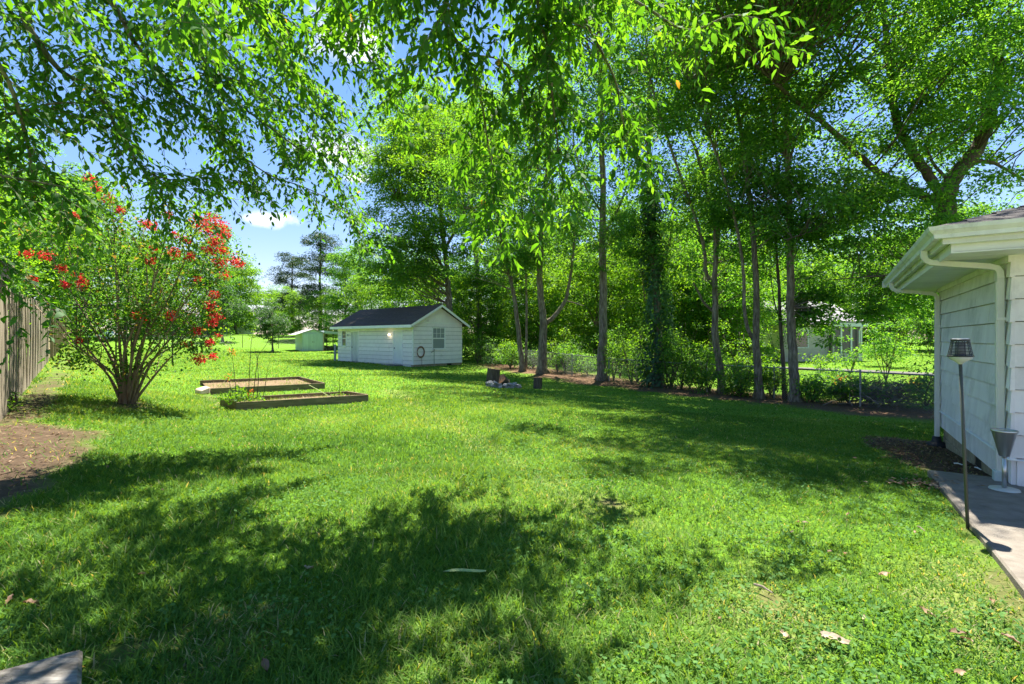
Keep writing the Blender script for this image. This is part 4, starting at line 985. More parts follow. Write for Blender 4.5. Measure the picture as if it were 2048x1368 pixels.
bx = thing('utility_box', 'narrow dark post standing at the left end of the white shed', 'post', (lambda p: (p[0], p[1], tz(p[0], p[1])))(SF(SHED_L + .35, -.05, 0)))
q = np.array(bx.location); mb = MB(); mb.tube([q - uz * .1, q + uz * 1.15], .085, 8); mb.build('post', M['far_grey'], bx); mb = MB(); mb.lathe(q + uz * 1.15, [(.10, 0), (.09, .04), (0, .06)], 10); mb.build('cap', M['far_grey'], bx)
# ---------------------------------------------------------------- trees
def curve_pts(pts, n):
    """Catmull-Rom through control points"""
    pts = np.asarray(pts, float)
    p = np.vstack([2 * pts[0] - pts[1], pts, 2 * pts[-1] - pts[-2]]); k = len(pts) - 1; outp = []
    for i in range(k):
        for t in np.linspace(0, 1, n, endpoint=(i == k - 1)):
            a, b_, c, d = p[i], p[i + 1], p[i + 2], p[i + 3]
            outp.append(.5 * ((2 * b_) + (c - a) * t + (2 * a - 5 * b_ + 4 * c - d) * t * t + (3 * b_ - a - 3 * c + d) * t ** 3))
    return np.array(outp)
def ell(n, c, r, power=.45, lo=0.0):
    d = norm(rng.normal(size=(n, 3))); u = (lo + (1 - lo) * rng.random(n)) ** power
    return np.asarray(c) + d * u[:, None] * np.asarray(r)
def grow_tree(name, label, cat, base, stems, crowns, mat='leaf_tree', bark='bark', leaf=(.13, .062), group=None, thin=.011, flat=.42, trunk_sides=10, droop=.5, tmpl=T_FAR, attach_pen=.7, extra_pts=None, zmin=None, rbase=0.0):
    """stems: list of (control points, r0, r1); the first is the trunk, the rest limbs.
       crowns: list of (centre, radii, clumps, leaves per clump, clump radius)"""
    base = np.asarray(base, float)
    ro = thing(name, label, cat, base, group)
    nodes = []; nrad = []
    for i, (pts, r0, r1) in enumerate(stems):
        cp = curve_pts(pts, 6); rad = np.linspace(r0, r1, len(cp))
        wob = .12 * r0 * rng.normal(size=cp.shape); wob[1:-1] = (wob[:-2] + wob[1:-1] + wob[2:]) / 2; wob[0] = 0; wob[-1] = 0
        cp = cp + wob
        if i == 0 or rbase:
            v = np.clip((cp[:, 2] - cp[0, 2]) / .7, 0, 1); rad = rad * (1 + .8 * (1 - v) ** 3) if i == 0 else rad
        if i == 0: cp[0, 2] -= .12
        mb = MB(); mb.tube(cp, rad, trunk_sides if r0 > .05 else 6); mb.build('trunk' if i == 0 else 'limb', M[bark], ro, smooth=True)
        k0 = len(cp) // 3 if i == 0 else 1
        nodes.append(cp[k0:]); nrad.append(rad[k0:])
    nodes = np.vstack(nodes); nrad = np.concatenate(nrad)
    mb = MB(); allC, allD, allN, allR, allL = [], [], [], [], []
    for (c, r, ncl, nl, cr) in crowns:
        cl = ell(int(ncl * .62), c, r, .42); nl = nl * (1.0 if leaf[0] < .16 else .85); cr = cr * .8
        if zmin is not None: cl = cl[cl[:, 2] > zmin]
        for q in cl:
            d = np.linalg.norm(nodes - q, axis=1) + attach_pen * np.maximum(0, nodes[:, 2] - q[2] + .4 * np.linalg.norm((nodes - q)[:, :2], axis=1))
            j = int(np.argmin(d)); a = nodes[j]; ln = np.linalg.norm(q - a)
            if ln > .3:
                mid = (a + q) / 2 + np.array([0, 0, .10 * ln]) + rng.normal(size=3) * .06 * ln
                r_ = min(nrad[j] * .6, thin * .55 * ln + .008)
                mb.tube([a, a * .5 + mid * .5 + rng.normal(size=3) * .03 * ln, mid, mid * .5 + q * .5 + rng.normal(size=3) * .03 * ln, q], np.linspace(r_, .005, 5), 5, cap=False)
        k = np.maximum(4, (nl * (.5 + rng.random(len(cl)))).astype(int)); idx = np.repeat(np.arange(len(cl)), k); n = len(idx)
        crr = (cr * (.6 + .8 * rng.random(len(cl))))[idx]
        off = rng.normal(size=(n, 3)); off *= np.minimum(1, 1.9 / (np.linalg.norm(off, axis=1) + 1e-6))[:, None]
        off = off * crr[:, None] * np.array([.62, .62, .62 * flat])
        rad_ = np.linalg.norm(off[:, :2], axis=1)
        off[:, 2] -= droop * rad_ ** 2 / (crr + .01) * .5
        out_ = off.copy(); out_[:, 2] = 0
        D = norm(out_ + .25 * crr[:, None] * rng.normal(size=(n, 3))) + np.array([0, 0, -.35]) + .35 * rng.normal(size=(n, 3))
        Nn = np.array([0, 0, 1.]) + .55 * rng.normal(size=(n, 3))
        tone = (.35 + .3 * rng.random(len(cl)))[idx]
        allC.append(cl[idx] + off); allD.append(D); allN.append(Nn); allR.append(np.clip(tone + .3 * rng.normal(size=n), 0, 1)); allL.append(.65 + .7 * rng.random(n))
    if mb.n: mb.build('branches', M[bark], ro)['kind'] = 'stuff'
    L = np.concatenate(allL)
    leaves('crown', M[mat], np.vstack(allC), np.vstack(allD), np.vstack(allN), L * leaf[0], L * leaf[1], np.concatenate(allR), tmpl, ro)
    return ro
def PD(depth): return lambda px, py, dd=0: P(px, py, depth + dd)

# --- the row of trees along the right chain-link fence
def row_tree(label, base_px, stems_px, crowns_px, name='shade_tree', **kw):
    b = G(*base_px); d = b[1]; q = PD(d)
    stems = []
    for pts, w0, w1, lean in stems_px:
        cp = [q(px, py, lean * i / max(1, len(pts) - 1)) for i, (px, py) in enumerate(pts)]
        stems.append((cp, w0 * d / FPX / 2, w1 * d / FPX / 2))
    stems[0][0][0] = b.copy()
    crowns = [(q(cx, cy, dd), (rx * (d + dd) / FPX, rd, ry * (d + dd) / FPX), n, nl, cr) for (cx, cy, rx, ry, dd, rd, n, nl, cr) in crowns_px]
    return grow_tree(name, label, 'tree', b, stems, crowns, **kw)
LT = dict(leaf=(.132, .07))
row_tree('slim twin-stemmed tree, first of the fence row right of the white shed', (1045, 742),
         [([(1045, 742), (1040, 690), (1031, 610), (1014, 520), (996, 430), (985, 330), (980, 240)], 11, 4, -.5), ([(1052, 735), (1053, 650), (1052, 560), (1046, 450), (1040, 360)], 6, 2.5, .5)],
         [(985, 330, 150, 150, -.5, 3.2, 150, 190, .95), (1000, 500, 110, 90, -.6, 2.2, 90, 150, .75)], **LT)
row_tree('thick forked tree with a curved right limb, second in the fence row', (1085, 746),
         [([(1085, 746), (1083, 690), (1087, 640), (1080, 580), (1083, 480), (1092, 380), (1100, 260), (1105, 120)], 19, 5, -.6), ([(1092, 645), (1110, 632), (1130, 600), (1143, 540), (1150, 450), (1165, 350)], 10, 3, -.6), ([(1130, 601), (1150, 606), (1168, 612)], 3, 1.5, -.3)],
         [(1110, 230, 150, 180, -1, 3.6, 170, 190, 1.0), (1095, 460, 110, 90, -1.0, 2.4, 95, 150, .75)], **LT)
row_tree('straight thick-trunked tree, third in the fence row', (1203, 760),
         [([(1203, 760), (1206, 690), (1207, 600), (1205, 500), (1207, 400), (1203, 280), (1200, 150), (1195, 20)], 19, 7, -.3), ([(1206, 470), (1235, 420), (1262, 350)], 6, 2, -.8), ([(1205, 430), (1170, 370), (1150, 300)], 5, 2, -.8)],
         [(1210, 180, 150, 200, -1, 4.0, 130, 190, .9), (1225, 450, 110, 90, -.9, 2.2, 90, 140, .7), (1180, -60, 190, 150, -3, 3.5, 100, 190, 1.0)], **LT)
# ivy-clad tree
bI = G(1318, 772); qI = PD(bI[1])
iv = grow_tree('ivy_tree', 'tree trunk smothered in dark ivy, fourth in the fence row', 'tree', bI, [([bI, qI(1316, 650), qI(1308, 500), qI(1300, 380), qI(1298, 240), qI(1300, 90)], .2, .07), ([qI(1312, 560), qI(1340, 480), qI(1350, 380)], .08, .03)],
               [(qI(1300, 230, -.4), (3.2, 3.2, 3.4), 85, 190, .85), (qI(1310, 470, -.3), (2.0, 1.6, 1.6), 50, 140, .7)], leaf=(.125, .066))
n = 5200; v = rng.random(n) ** .9; a = rng.random(n) * 6.283; rr_ = (.85 - .5 * v) * (.55 + .6 * rng.random(n)) * (1 + .4 * np.sin(v * 11 + a * 2) + .3 * np.sin(v * 29 - a))
ctr = curve_pts([bI, qI(1316, 650), qI(1308, 500), qI(1300, 380)], 12); ci = ctr[np.minimum((v * len(ctr)).astype(int), len(ctr) - 1)]
C = ci + np.stack([np.cos(a) * rr_, np.sin(a) * rr_, .1 * rng.normal(size=n)], 1)
leaves('ivy', M['leaf_dark'], C, np.stack([np.cos(a) * .5, np.sin(a) * .5, -1 + .3 * rng.normal(size=n)], 1), np.stack([np.cos(a), np.sin(a), .5 + .3 * rng.normal(size=n)], 1), .13 * (.6 + .8 * rng.random(n)), .12 * (.6 + .8 * rng.random(n)), rng.random(n), T_ROUND, iv)
row_tree('pale leaning tree with a broken stub limb, fifth in the fence row', (1445, 786),
         [([(1445, 786), (1437, 720), (1430, 650), (1432, 600), (1428, 560), (1432, 500), (1425, 440), (1392, 300), (1357, 205), (1330, 120)], 15, 4, -.6), ([(1430, 625), (1408, 605), (1395, 580), (1386, 565)], 6, 3, -.3), ([(1426, 570), (1412, 545), (1410, 510), (1395, 450), (1350, 320), (1311, 201), (1290, 110)], 8, 3.5, -.8), ([(1430, 540), (1438, 470), (1440, 380), (1425, 250)], 7, 3, .5)],
         [(1335, 130, 150, 140, -1.0, 3.2, 110, 190, .8), (1400, 360, 110, 120, -.5, 2.2, 95, 150, .7), (1455, 550, 85, 75, 1.2, 1.7, 60, 130, .6)], **LT)
row_tree('tall tree forked low into two stems, sixth in the fence row', (1518, 796),
         [([(1518, 796), (1514, 720), (1512, 660), (1512, 560), (1504, 440), (1490, 320), (1470, 200), (1450, 80)], 16, 5, -.8), ([(1512, 690), (1497, 660), (1489, 620), (1486, 540), (1470, 440), (1430, 300), (1373, 157), (1345, 80)], 8, 3.5, -.8)],
         [(1440, 110, 150, 150, -2, 3.4, 100, 190, .8), (1380, -130, 200, 120, -5, 3.4, 75, 190, .85), (1500, 380, 110, 120, -.6, 2.2, 95, 150, .7)], **LT)
row_tree('slender dark-stemmed tree close beside the thickest trunk of the fence row', (1570, 797),
         [([(1570, 797), (1566, 720), (1561, 650), (1557, 560), (1552, 470), (1556, 380), (1550, 260)], 8.5, 3, .2), ([(1560, 640), (1548, 600), (1540, 540)], 3, 1.5, .1), ([(1552, 470), (1535, 420), (1530, 330)], 4, 2, .2)],
         [(1545, 260, 95, 120, .6, 2.2, 80, 170, .8), (1545, 470, 90, 90, .8, 1.8, 60, 130, .6)], bark='bark_dark', **LT)
row_tree('thickest straight trunk of the fence row, nearest the neighbour\'s house', (1592, 802),
         [([(1592, 802), (1588, 730), (1584, 650), (1580, 540), (1578, 420), (1574, 300), (1570, 200), (1572, 60)], 20, 6, -.4), ([(1576, 330), (1600, 260), (1640, 190)], 6, 2, -1), ([(1577, 330), (1550, 260), (1540, 170)], 6, 2, -.8), ([(1578, 540), (1610, 480), (1680, 450)], 3.5, 1.5, -.4)],
         [(1590, 110, 170, 170, -1.5, 3.2, 120, 190, .8), (1560, -120, 220, 130, -3.5, 3.2, 80, 190, .85), (1630, 420, 110, 90, -.3, 2.0, 70, 130, .65), (1640, 610, 55, 85, .3, .9, 60, 120, .45)], **LT)
# big spreading tree behind the house roof
bB = GD(1905, 16.5); qB = PD(16.5)
grow_tree('spreading_tree', 'large spreading tree with dark arching limbs rising behind the house roof', 'tree', bB,
          [([bB, qB(1903, 600), qB(1900, 480), qB(1893, 420), qB(1903, 370), qB(1930, 325), qB(1962, 285), qB(1982, 220), qB(2000, 160), qB(1990, 100), qB(1965, 40), qB(1940, -60)], .34, .09),
           ([qB(1895, 440), qB(1872, 405), qB(1800, 370), qB(1745, 335), qB(1690, 285), qB(1640, 240, -.6), qB(1590, 200, -1.2), qB(1552, 168, -1.8)], .15, .05),
           ([qB(1893, 425), qB(1870, 370), qB(1830, 310), qB(1795, 245), qB(1783, 180), qB(1775, 100), qB(1765, 0), qB(1760, -90)], .17, .07),
           ([qB(1780, 120), qB(1750, 80), qB(1690, 70), qB(1620, 50), qB(1570, 10)], .07, .03), ([qB(1682, 130), qB(1670, 100), qB(1640, 75, -.5)], .05, .02), ([qB(1783, 185), qB(1735, 165, -.5), qB(1690, 120, -1), qB(1655, 60, -1.5)], .07, .03),
           ([qB(1985, 215), qB(2020, 170), qB(2060, 120)], .08, .04), ([qB(1935, 322), qB(1985, 325), qB(2040, 355), qB(2100, 380)], .06, .03), ([qB(1905, 372), qB(1870, 330), qB(1850, 290)], .06, .03),
           ([qB(1800, 395), qB(1730, 410, -.6), qB(1640, 455, -.9), qB(1570, 480, -1.2)], .05, .015), ([qB(1890, 520), qB(1820, 545, -.5), qB(1720, 555, -1), qB(1650, 560, -1)], .04, .012)],
          [(qB(1760, 160, -1), (5.2, 3.2, 4.6), 240, 190, .76), (qB(1960, 120, -.5), (3.6, 3.2, 3.4), 150, 180, .8), (qB(1700, 430, -.8), (2.8, 2.2, 1.5), 110, 150, .65), (qB(1830, 500, 1.0), (2.6, 2.0, 1.9), 110, 140, .65), (qB(1740, 590, .6), (1.6, 1.0, .9), 40, 130, .5), (qB(1700, -120, -4), (5.0, 3.2, 2.6), 130, 180, .9), (qB(2080, 260, 0), (3, 3, 3), 60, 160, .85), (qB(1560, -230, -5.5), (4, 2.5, 2), 60, 180, .9)],
          bark='bark_dark', leaf=(.13, .065))
# broad tree just right of the shed, its crown filling the middle of the view
bC = GD(905, 37); qC = PD(37)
grow_tree('broad_tree', 'broad dense tree rising behind the white shed against the sky', 'tree', bC,
          [([bC, qC(900, 640), qC(895, 540), qC(880, 420), qC(870, 300)], .3, .1), ([qC(897, 560), qC(850, 470), qC(800, 400)], .12, .05), ([qC(890, 500), qC(930, 420), qC(960, 320)], .12, .05)],
          [(qC(850, 390, -1), (4.6, 4, 6.2), 220, 210, 1.15), (qC(790, 330, 0), (3.0, 3, 3.0), 80, 200, 1.0), (qC(930, 330), (4.2, 4, 4.5), 110, 200, 1.1), (qC(800, 530, -1.5), (3.4, 3, 2.6), 80, 190, 1.0)], mat='leaf_light', leaf=(.2, .10))
bC = GD(960, 44); qC = PD(44)
grow_tree('broad_tree', 'tallest pale-leaved tree behind the shed roof ridge', 'tree', bC,
          [([bC, qC(955, 560), qC(945, 420), qC(930, 250)], .3, .1)], [(qC(870, 260, 0), (6.2, 4, 4.6), 220, 210, 1.3), (qC(1000, 330), (6, 4, 6), 150, 200, 1.3)], leaf=(.22, .11))

LAND = [(925, 'the white shed'), (1045, 'the first fence-row tree'), (1085, 'the forked second tree'), (1203, 'the straight third trunk'), (1318, 'the ivy-clad tree'), (1445, 'the leaning fifth tree'), (1518, 'the low-forked sixth tree'), (1592, 'the thickest fence-row trunk'), (1700, 'the neighbour\'s porch'), (1885, 'the house downspout')]
def where(px):
    if px < LAND[0][0]: return 'left of ' + LAND[0][1]
    for (a, na), (b, nb) in zip(LAND, LAND[1:]):
        if a <= px < b: return ('just right of ' + na) if px - a < (b - a) * .5 else ('just left of ' + nb)
    return 'right of ' + LAND[-1][1]
TONE = {'leaf_light': 'bright green', 'leaf_tree': 'mid green', 'leaf_dark': 'dark green'}
# --- prototypes for the woodland and far trees; copies share meshes
def copy_tree(src, loc, rz, s, label, group, name=None):
    r = src.copy(); col.objects.link(r); r.location = loc; r.rotation_euler = (0, 0, rz); r.scale = s if isinstance(s, tuple) else (s, s, s)
    r['label'] = label; r['group'] = group
    for ch in list(src.children):
        c_ = ch.copy(); col.objects.link(c_); c_.parent = r
    return r
def proto(kind, loc, rz, s, label, group):
    b = np.zeros(3)
    if kind == 0:   # broadleaf with round crown, ~11 m
        st = [([b, (0.1, 0, 2), (.2, .1, 4.5), (.1, 0, 7.5)], .2, .06), ([(.15, 0, 2.8), (1.2, .4, 4.4), (1.9, .6, 6)], .09, .03), ([(.15, 0, 3.2), (-1.1, -.3, 4.9), (-1.8, -.5, 6.6)], .09, .03)]
        cr = [((0, 0, 6.3), (3.4, 3.4, 4.4), 150, 170, 1.1), ((0, 0, 2.0), (3.0, 3.0, 2.0), 60, 150, 1.0)]; o = grow_tree('woodland_tree', label, 'tree', b, st, cr, mat='leaf_light', leaf=(.21, .105), group=group)
    elif kind == 1: # taller, darker
        st = [([b, (-.1, 0, 3), (.1, .1, 6.5), (0, 0, 10.5)], .24, .06), ([(0, 0, 5), (1.2, .4, 7), (1.6, .6, 9)], .09, .03)]
        cr = [((0, 0, 9), (3.0, 3.0, 5.2), 150, 170, 1.1), ((.2, -.2, 3.4), (2.6, 2.6, 3.2), 80, 150, 1.0)]; o = grow_tree('woodland_tree', label, 'tree', b, st, cr, mat='leaf_tree', leaf=(.21, .105), group=group)
    elif kind == 2: # small dense lawn tree
        st = [([b, (.02, 0, .9), (0, .05, 2.2), (0, 0, 4.2)], .11, .03)]
        cr = [((0, 0, 3.2), (2.0, 2.0, 2.2), 120, 130, .6)]; o = grow_tree('lawn_tree', label, 'tree', b, st, cr, mat='leaf_dark', leaf=(.15, .08), group=group)
    else:           # pine with flat layered tufts
        st = [([b, (.1, 0, 4), (0, .1, 8), (.1, 0, 13)], .26, .07)]
        cr = [((0, 0, 5.2), (2.6, 2.6, 2.4), 60, 190, 1.0), ((.3, 0, 9.6), (3.2, 3.2, 2.0), 60, 190, 1.0), ((0, 0, 12.6), (2.2, 2.2, 1.2), 30, 190, .9)]
        o = grow_tree('pine_tree', label, 'tree', b, st, cr, mat='pine', bark='bark_dark', leaf=(.26, .07), group=group, flat=.35)
    o.location = loc; o.rotation_euler = (0, 0, rz); o.scale = (s, s, s)
    return o
protos = {}
USED = {}
def plant_tree(kind, px, depth, s, label, group, rz=None):
    if label in USED: label += ', nearer one' if depth < USED[label] else ', farther one'
    USED[label] = depth
    loc = GD(px, depth); loc[2] -= .05; rz = rng.random() * 6.28 if rz is None else rz
    if kind not in protos: protos[kind] = proto(kind, loc, rz, s, label, group); return protos[kind]
    return copy_tree(protos[kind], loc, rz, (s, s, s * (.92 + .16 * rng.random())), label, group)
WG = 'woodland trees behind the chain-link fence'; WL = 'leafy woodland tree in the thicket behind the right-hand chain-link fence'
for kind, px, dp, s in ((0, 960, 41, .8), (1, 1010, 50, 1.1), (0, 1080, 38, .85), (1, 1130, 46, 1.1), (0, 1190, 34, .85), (1, 1250, 42, .95), (0, 1300, 31, .8), (0, 1360, 37, 1.0), (1, 1420, 34, 1.0),
                        (0, 1470, 30, .75), (1, 1540, 46, .95), (0, 1620, 52, 1.1), (1, 1880, 52, 1.2), (0, 1800, 60, 1.2), (1, 1960, 46, 1.1), (0, 1700, 62, 1.2), (1, 1250, 60, 1.1), (1, 1400, 58, 1.0), (1, 1080, 64, 1.2), (0, 2080, 36, 1.1), (0, 880, 46, .9), (0, 820, 52, .9)):
    plant_tree(kind, px, dp, s, '%s woodland tree %s, beyond the fence, %s' % (('round pale', 'tall dark')[kind], ('in front', 'midway', 'far back')[0 if dp < 38 else 1 if dp < 50 else 2], where(px)), WG)
plant_tree(2, 545, 56, 1.05, 'small dark round tree standing on the far lawn left of the teal shed', 'lawn trees', 1.0)
plant_tree(2, 445, 70, 1.5, 'dark lawn tree right of the flowering bush with the low far fence behind', 'lawn trees', 2.0)
plant_tree(3, 640, 78, 1.25, 'tall dark pine with layered tufts on the skyline left of the sheds', 'pine trees', .4)
plant_tree(3, 585, 92, 1.15, 'shorter dark pine on the skyline left of the tall one', 'pine trees', 2.2)
FGp, FL = 'far trees beyond the lawn', 'full leafy tree in the tree line at the far end of the lawn'
for kind, px, dp, s in ((0, 470, 92, 1.5), (1, 420, 82, 1.35), (1, 690, 66, .95), (0, 740, 60, .95), (0, 650, 74, .75), (0, 600, 84, .8), (1, 780, 72, 1.2), (0, 350, 84, 1.3), (0, 530, 100, 1.0), (1, 720, 90, 1.2)):
    plant_tree(kind, px, dp, s, 'full leafy tree at the far lawn edge, %s' % {470: 'behind the dark lawn tree', 420: 'just right of the red flowers', 690: 'right of the tall pine', 740: 'over the shed\'s left gable', 650: 'low before the tall pine', 600: 'low before the shorter pine', 780: 'over the shed roof', 350: 'behind the flowering bush', 530: 'rear, above the small round tree', 720: 'rear, behind the shed gable'}[px], FGp)
LG, LL = 'trees behind the left fence', 'bright leafy tree standing behind the left privacy fence'
for kind, px, dp, s in ((0, -150, 17, .8), (1, -60, 27, 1.0), (0, 60, 38, 1.25), (1, 170, 62, 1.5), (0, 250, 75, 1.5), (0, -420, 14, .8), (0, 22, 36, 1.1), (1, 140, 55, 1.25), (0, 300, 88, 1.6), (1, -30, 24, .9)):
    plant_tree(kind, px, dp, s, 'leafy tree behind the privacy fence, %s' % {-150: 'at the picture edge above the nearest boards', -60: 'tall, over the far end of the boards', 60: 'pale, above the first posts', 170: 'tall, behind the flowering bush crown', 250: 'pale, far behind the flowering bush stems', -420: 'nearest, left of the leaning board', 22: 'pale, over the middle posts', 140: 'tall dark, beyond the last posts', 300: 'pale, far off behind the red flowers', -30: 'dark, over the near boards'}[px], LG)

for kind, px, dp, s in ((1, -260, 110, 1.6), (0, -60, 120, 1.7), (1, 130, 115, 1.6), (0, 300, 120, 1.5), (1, 480, 130, 1.3), (0, 570, 125, 1.2), (1, 860, 95, 1.3), (0, 930, 80, 1.2), (1, 1000, 90, 1.3), (0, 1060, 76, 1.2), (1, 1150, 84, 1.3), (0, 1210, 74, 1.2), (0, 1290, 80, 1.2), (1, 1340, 72, 1.3), (0, 1440, 78, 1.2), (1, 1500, 70, 1.2), (0, 1570, 80, 1.3), (1, 1660, 88, 1.4), (0, 1760, 90, 1.4), (1, 1860, 84, 1.4), (0, 1930, 76, 1.3), (1, 2040, 80, 1.5), (0, 2150, 70, 1.4), (1, 2300, 70, 1.5), (0, 1110, 100, 1.3), (0, 1260, 100, 1.2), (0, 1400, 100, 1.2), (0, 1620, 110, 1.3), (1, 1810, 120, 1.8)):
    plant_tree(kind, px, dp, s, '%s tree of the distant woods, %s' % (('pale', 'dark')[kind], where(px) if px > 840 else ('far left behind the fence' if px < 200 else 'behind the far lawn')), 'distant woods')
def thicket(px, dp, w, h, mt, label): shrub(label, GD(px, dp), w * 1.1, h * 1.6, 80, 60, mt, (.15, .085), .62, 'thicket behind the fence', name='thicket_bush')
# --- shrubs and undergrowth along the fence
def shrub(label, base, w, h, ncl, nl, mat, leaf, cr=.35, group=None, name='shrub', bark='bark_dark', flat=.6):
    base = np.asarray(base, float); st = []
    if label in USED: label += ', nearer one' if base[1] < USED[label] else ', farther one'
    USED[label] = base[1]
    for k in range(5):
        a = rng.random() * 6.28; e = base + np.array([math.cos(a) * w * .3, math.sin(a) * w * .3, h * (.6 + .3 * rng.random())]); st.append(([base, base * .5 + e * .5 + rng.normal(size=3) * .06, e], .022, .008))
    return grow_tree(name, label, 'shrub', base, st, [(base + np.array([0, 0, h * .55]), (w * .5, w * .45, h * .48), ncl, nl, cr)], mat=mat, bark=bark, leaf=leaf, group=group, flat=flat, trunk_sides=6)
SG = 'undergrowth shrubs along the fence'; SL = 'wild green shrub in the undergrowth along the right-hand fence'
for px, dp, w, h, mt in ((955, 35, 2.4, 2.2, 'leaf_tree'), (990, 33, 2.0, 1.6, 'leaf_dark'), (1020, 31.5, 1.8, 1.4, 'leaf_tree'), (1065, 31, 1.4, 1.2, 'leaf_dark'), (1115, 29, 2.2, 2.0, 'leaf_light'), (1150, 30, 2.4, 2.6, 'leaf_light'), (1175, 27.5, 1.6, 1.3, 'leaf_tree'), (1240, 26, 2.2, 2.4, 'leaf_light'),
                         (1275, 24.5, 2.0, 1.8, 'leaf_tree'), (1345, 22.5, 2.0, 2.4, 'leaf_tree'), (1380, 21.8, 1.6, 1.3, 'leaf_dark'), (1405, 21.2, 1.3, 1.7, 'leaf_tree'), (1475, 19.2, 1.2, .9, 'leaf_light'), (1480, 24, 2.6, 3.0, 'leaf_light'), (1540, 19.5, 1.2, 1.0, 'leaf_dark'), (1630, 18.2, 1.3, .8, 'leaf_light'), (1660, 19, 1.6, 1.1, 'leaf_tree'), (1290, 32, 3, 3.4, 'leaf_light'), (1200, 36, 3.4, 3.6, 'leaf_light'), (1370, 29, 2.6, 3.2, 'leaf_light'), (1440, 27, 2.4, 3, 'leaf_light'), (1228, 25.2, 2.0, 2.8, 'leaf_tree'), (1262, 24.2, 2.0, 3.0, 'leaf_light'), (1298, 23.2, 1.6, 2.2, 'leaf_tree'), (1338, 22.0, 2.0, 3.4, 'leaf_light'), (1362, 21.5, 2.0, 2.4, 'leaf_tree'), (1398, 20.6, 1.6, 2.2, 'leaf_light'), (1418, 20, 1.2, 1.6, 'leaf_tree'), (1482, 18.9, 1.4, 1.5, 'leaf_tree'), (1545, 18.5, 1.2, 1.4, 'leaf_light'), (1625, 17.3, 1.2, .9, 'leaf_tree'), (1740, 16.5, 1.2, .9, 'leaf_tree'), (1850, 15.6, 1.6, 1.5, 'leaf_tree'), (1130, 28.4, 1.6, 1.7, 'leaf_tree'), (1020, 30.6, 1.4, 1.8, 'leaf_light')):
    shrub('%s %s shrub along the fence, %s' % ('low' if h < 1.5 else 'tall', TONE[mt], where(px)), GD(px, dp), w, h, 30, 60, mt, (.10, .06), .40, SG)
for i, (px, dp, w, h) in enumerate(((935, 44, 5, 4), (975, 40, 4, 4.5), (1015, 44, 5, 4.5), (1060, 38, 4, 4), (1105, 42, 5, 5), (1140, 36, 4, 4.2), (1185, 42, 5, 4.6), (1225, 33, 3.6, 4), (1262, 38, 4.5, 5), (1305, 36, 4, 4.4), (1345, 31, 3.4, 4), (1390, 35, 4, 4.6), (1425, 30, 3, 3.6), (1465, 33, 3.6, 4), (1510, 32, 3.4, 4.2), (1555, 36, 3.6, 4), (890, 48, 5, 4.5), (1860, 44, 5, 4.5), (1950, 36, 5, 5), (1815, 54, 5, 4))):
    thicket(px, dp, w, h, ('leaf_light', 'leaf_tree')[i % 2], '%s thicket bush behind the fence, %s%s' % (TONE[('leaf_light', 'leaf_tree')[i % 2]], where(px), ', farther' if dp > 40 else ''))
shrub('low bright leafy bush in front of the boulder by the fence', G(1698, 808), 1.25, .85, 26, 60, 'leaf_light', (.13, .09), .25)
shrub('rounded dark shrub beside the neighbour\'s lawn right of the porch', GD(1775, 31), 2.6, 2.0, 40, 60, 'leaf_tree', (.14, .08), .45)
shrub('bare-twigged shrub growing in front of the neighbour\'s porch', GD(1700, 27), 2.0, 2.2, 30, 34, 'leaf_tree', (.12, .07), .4)
shrub('small shrub with thin foliage under the neighbour\'s side wall', GD(1640, 26), 1.8, 1.6, 20, 40, 'leaf_light', (.12, .07), .4)
shrub('upright young tree between the porch and the house downspout', GD(1772, 24.5), 1.6, 3.4, 36, 44, 'leaf_tree', (.13, .07), .45, name='young_tree')
shrub('weedy tuft of green leaves at the near foot of the privacy fence', G(8, 822), .5, .35, 10, 30, 'leaf_light', (.10, .03), .14)

# ---------------------------------------------------------------- crape myrtle with red flowers
bm0 = G(255, 806); dM = bm0[1]; qM = PD(dM)
my = thing('crape_myrtle', 'multi-stemmed crape myrtle with clusters of red flowers by the left fence', 'flowering tree', bm0)
tips = [(60, 560, -.3), (95, 500, .2), (130, 470, -.6), (165, 430, .5), (190, 370, .0), (225, 400, -.8), (255, 440, .7), (285, 450, -.4), (310, 420, .4), (340, 440, -.7), (370, 460, .2), (400, 440, -.2), (430, 470, .5), (455, 530, 0), (430, 590, -.5), (415, 660, .3), (70, 610, .6), (110, 640, -.5), (150, 560, .9), (330, 540, 1.0), (380, 560, -.9)]
nodesM = []
for i, (px, py, dd) in enumerate(tips):
    off = (i - 10) * .9; e = qM(px, py, dd); s0 = bm0 + np.array([(px - 255) / 2200., dd * .08, -.05])
    m1 = bm0 + (e - bm0) * np.array([.22, .3, .30]) + rng.normal(size=3) * .05; m2 = bm0 + (e - bm0) * np.array([.62, .65, .62]) + rng.normal(size=3) * .07
    cp = curve_pts([s0, m1, m2, e], 5); mb = MB(); r0 = .032 if i % 2 else .024
    mb.tube(cp, np.linspace(r0, .007, len(cp)), 7); mb.build('stem', M['bark_light'], my, smooth=True); nodesM.append(cp[7:])
    for k in range(3):
        j = rng.integers(6, len(cp) - 1); e2 = cp[j] + np.array([rng.normal() * .35, rng.normal() * .35, .35 + .3 * rng.random()]); mb = MB(); c2 = curve_pts([cp[j], (cp[j] + e2) / 2 + rng.normal(size=3) * .04, e2], 4); mb.tube(c2, np.linspace(.012, .004, len(c2)), 5); mb.build('branch', M['bark_light'], my); nodesM.append(c2[2:])
mb = MB()
for k in range(5):
    a = k * 1.25; mb.tube([bm0 + np.array([math.cos(a) * .13, math.sin(a) * .13, -.1]), bm0 + np.array([math.cos(a) * .06, math.sin(a) * .06, .25]), bm0 + np.array([math.cos(a) * .12, math.sin(a) * .1, .6])], [.06, .045, .028], 9)
mb.build('root_crown', M['bark_light'], my, smooth=True)
Cm = []
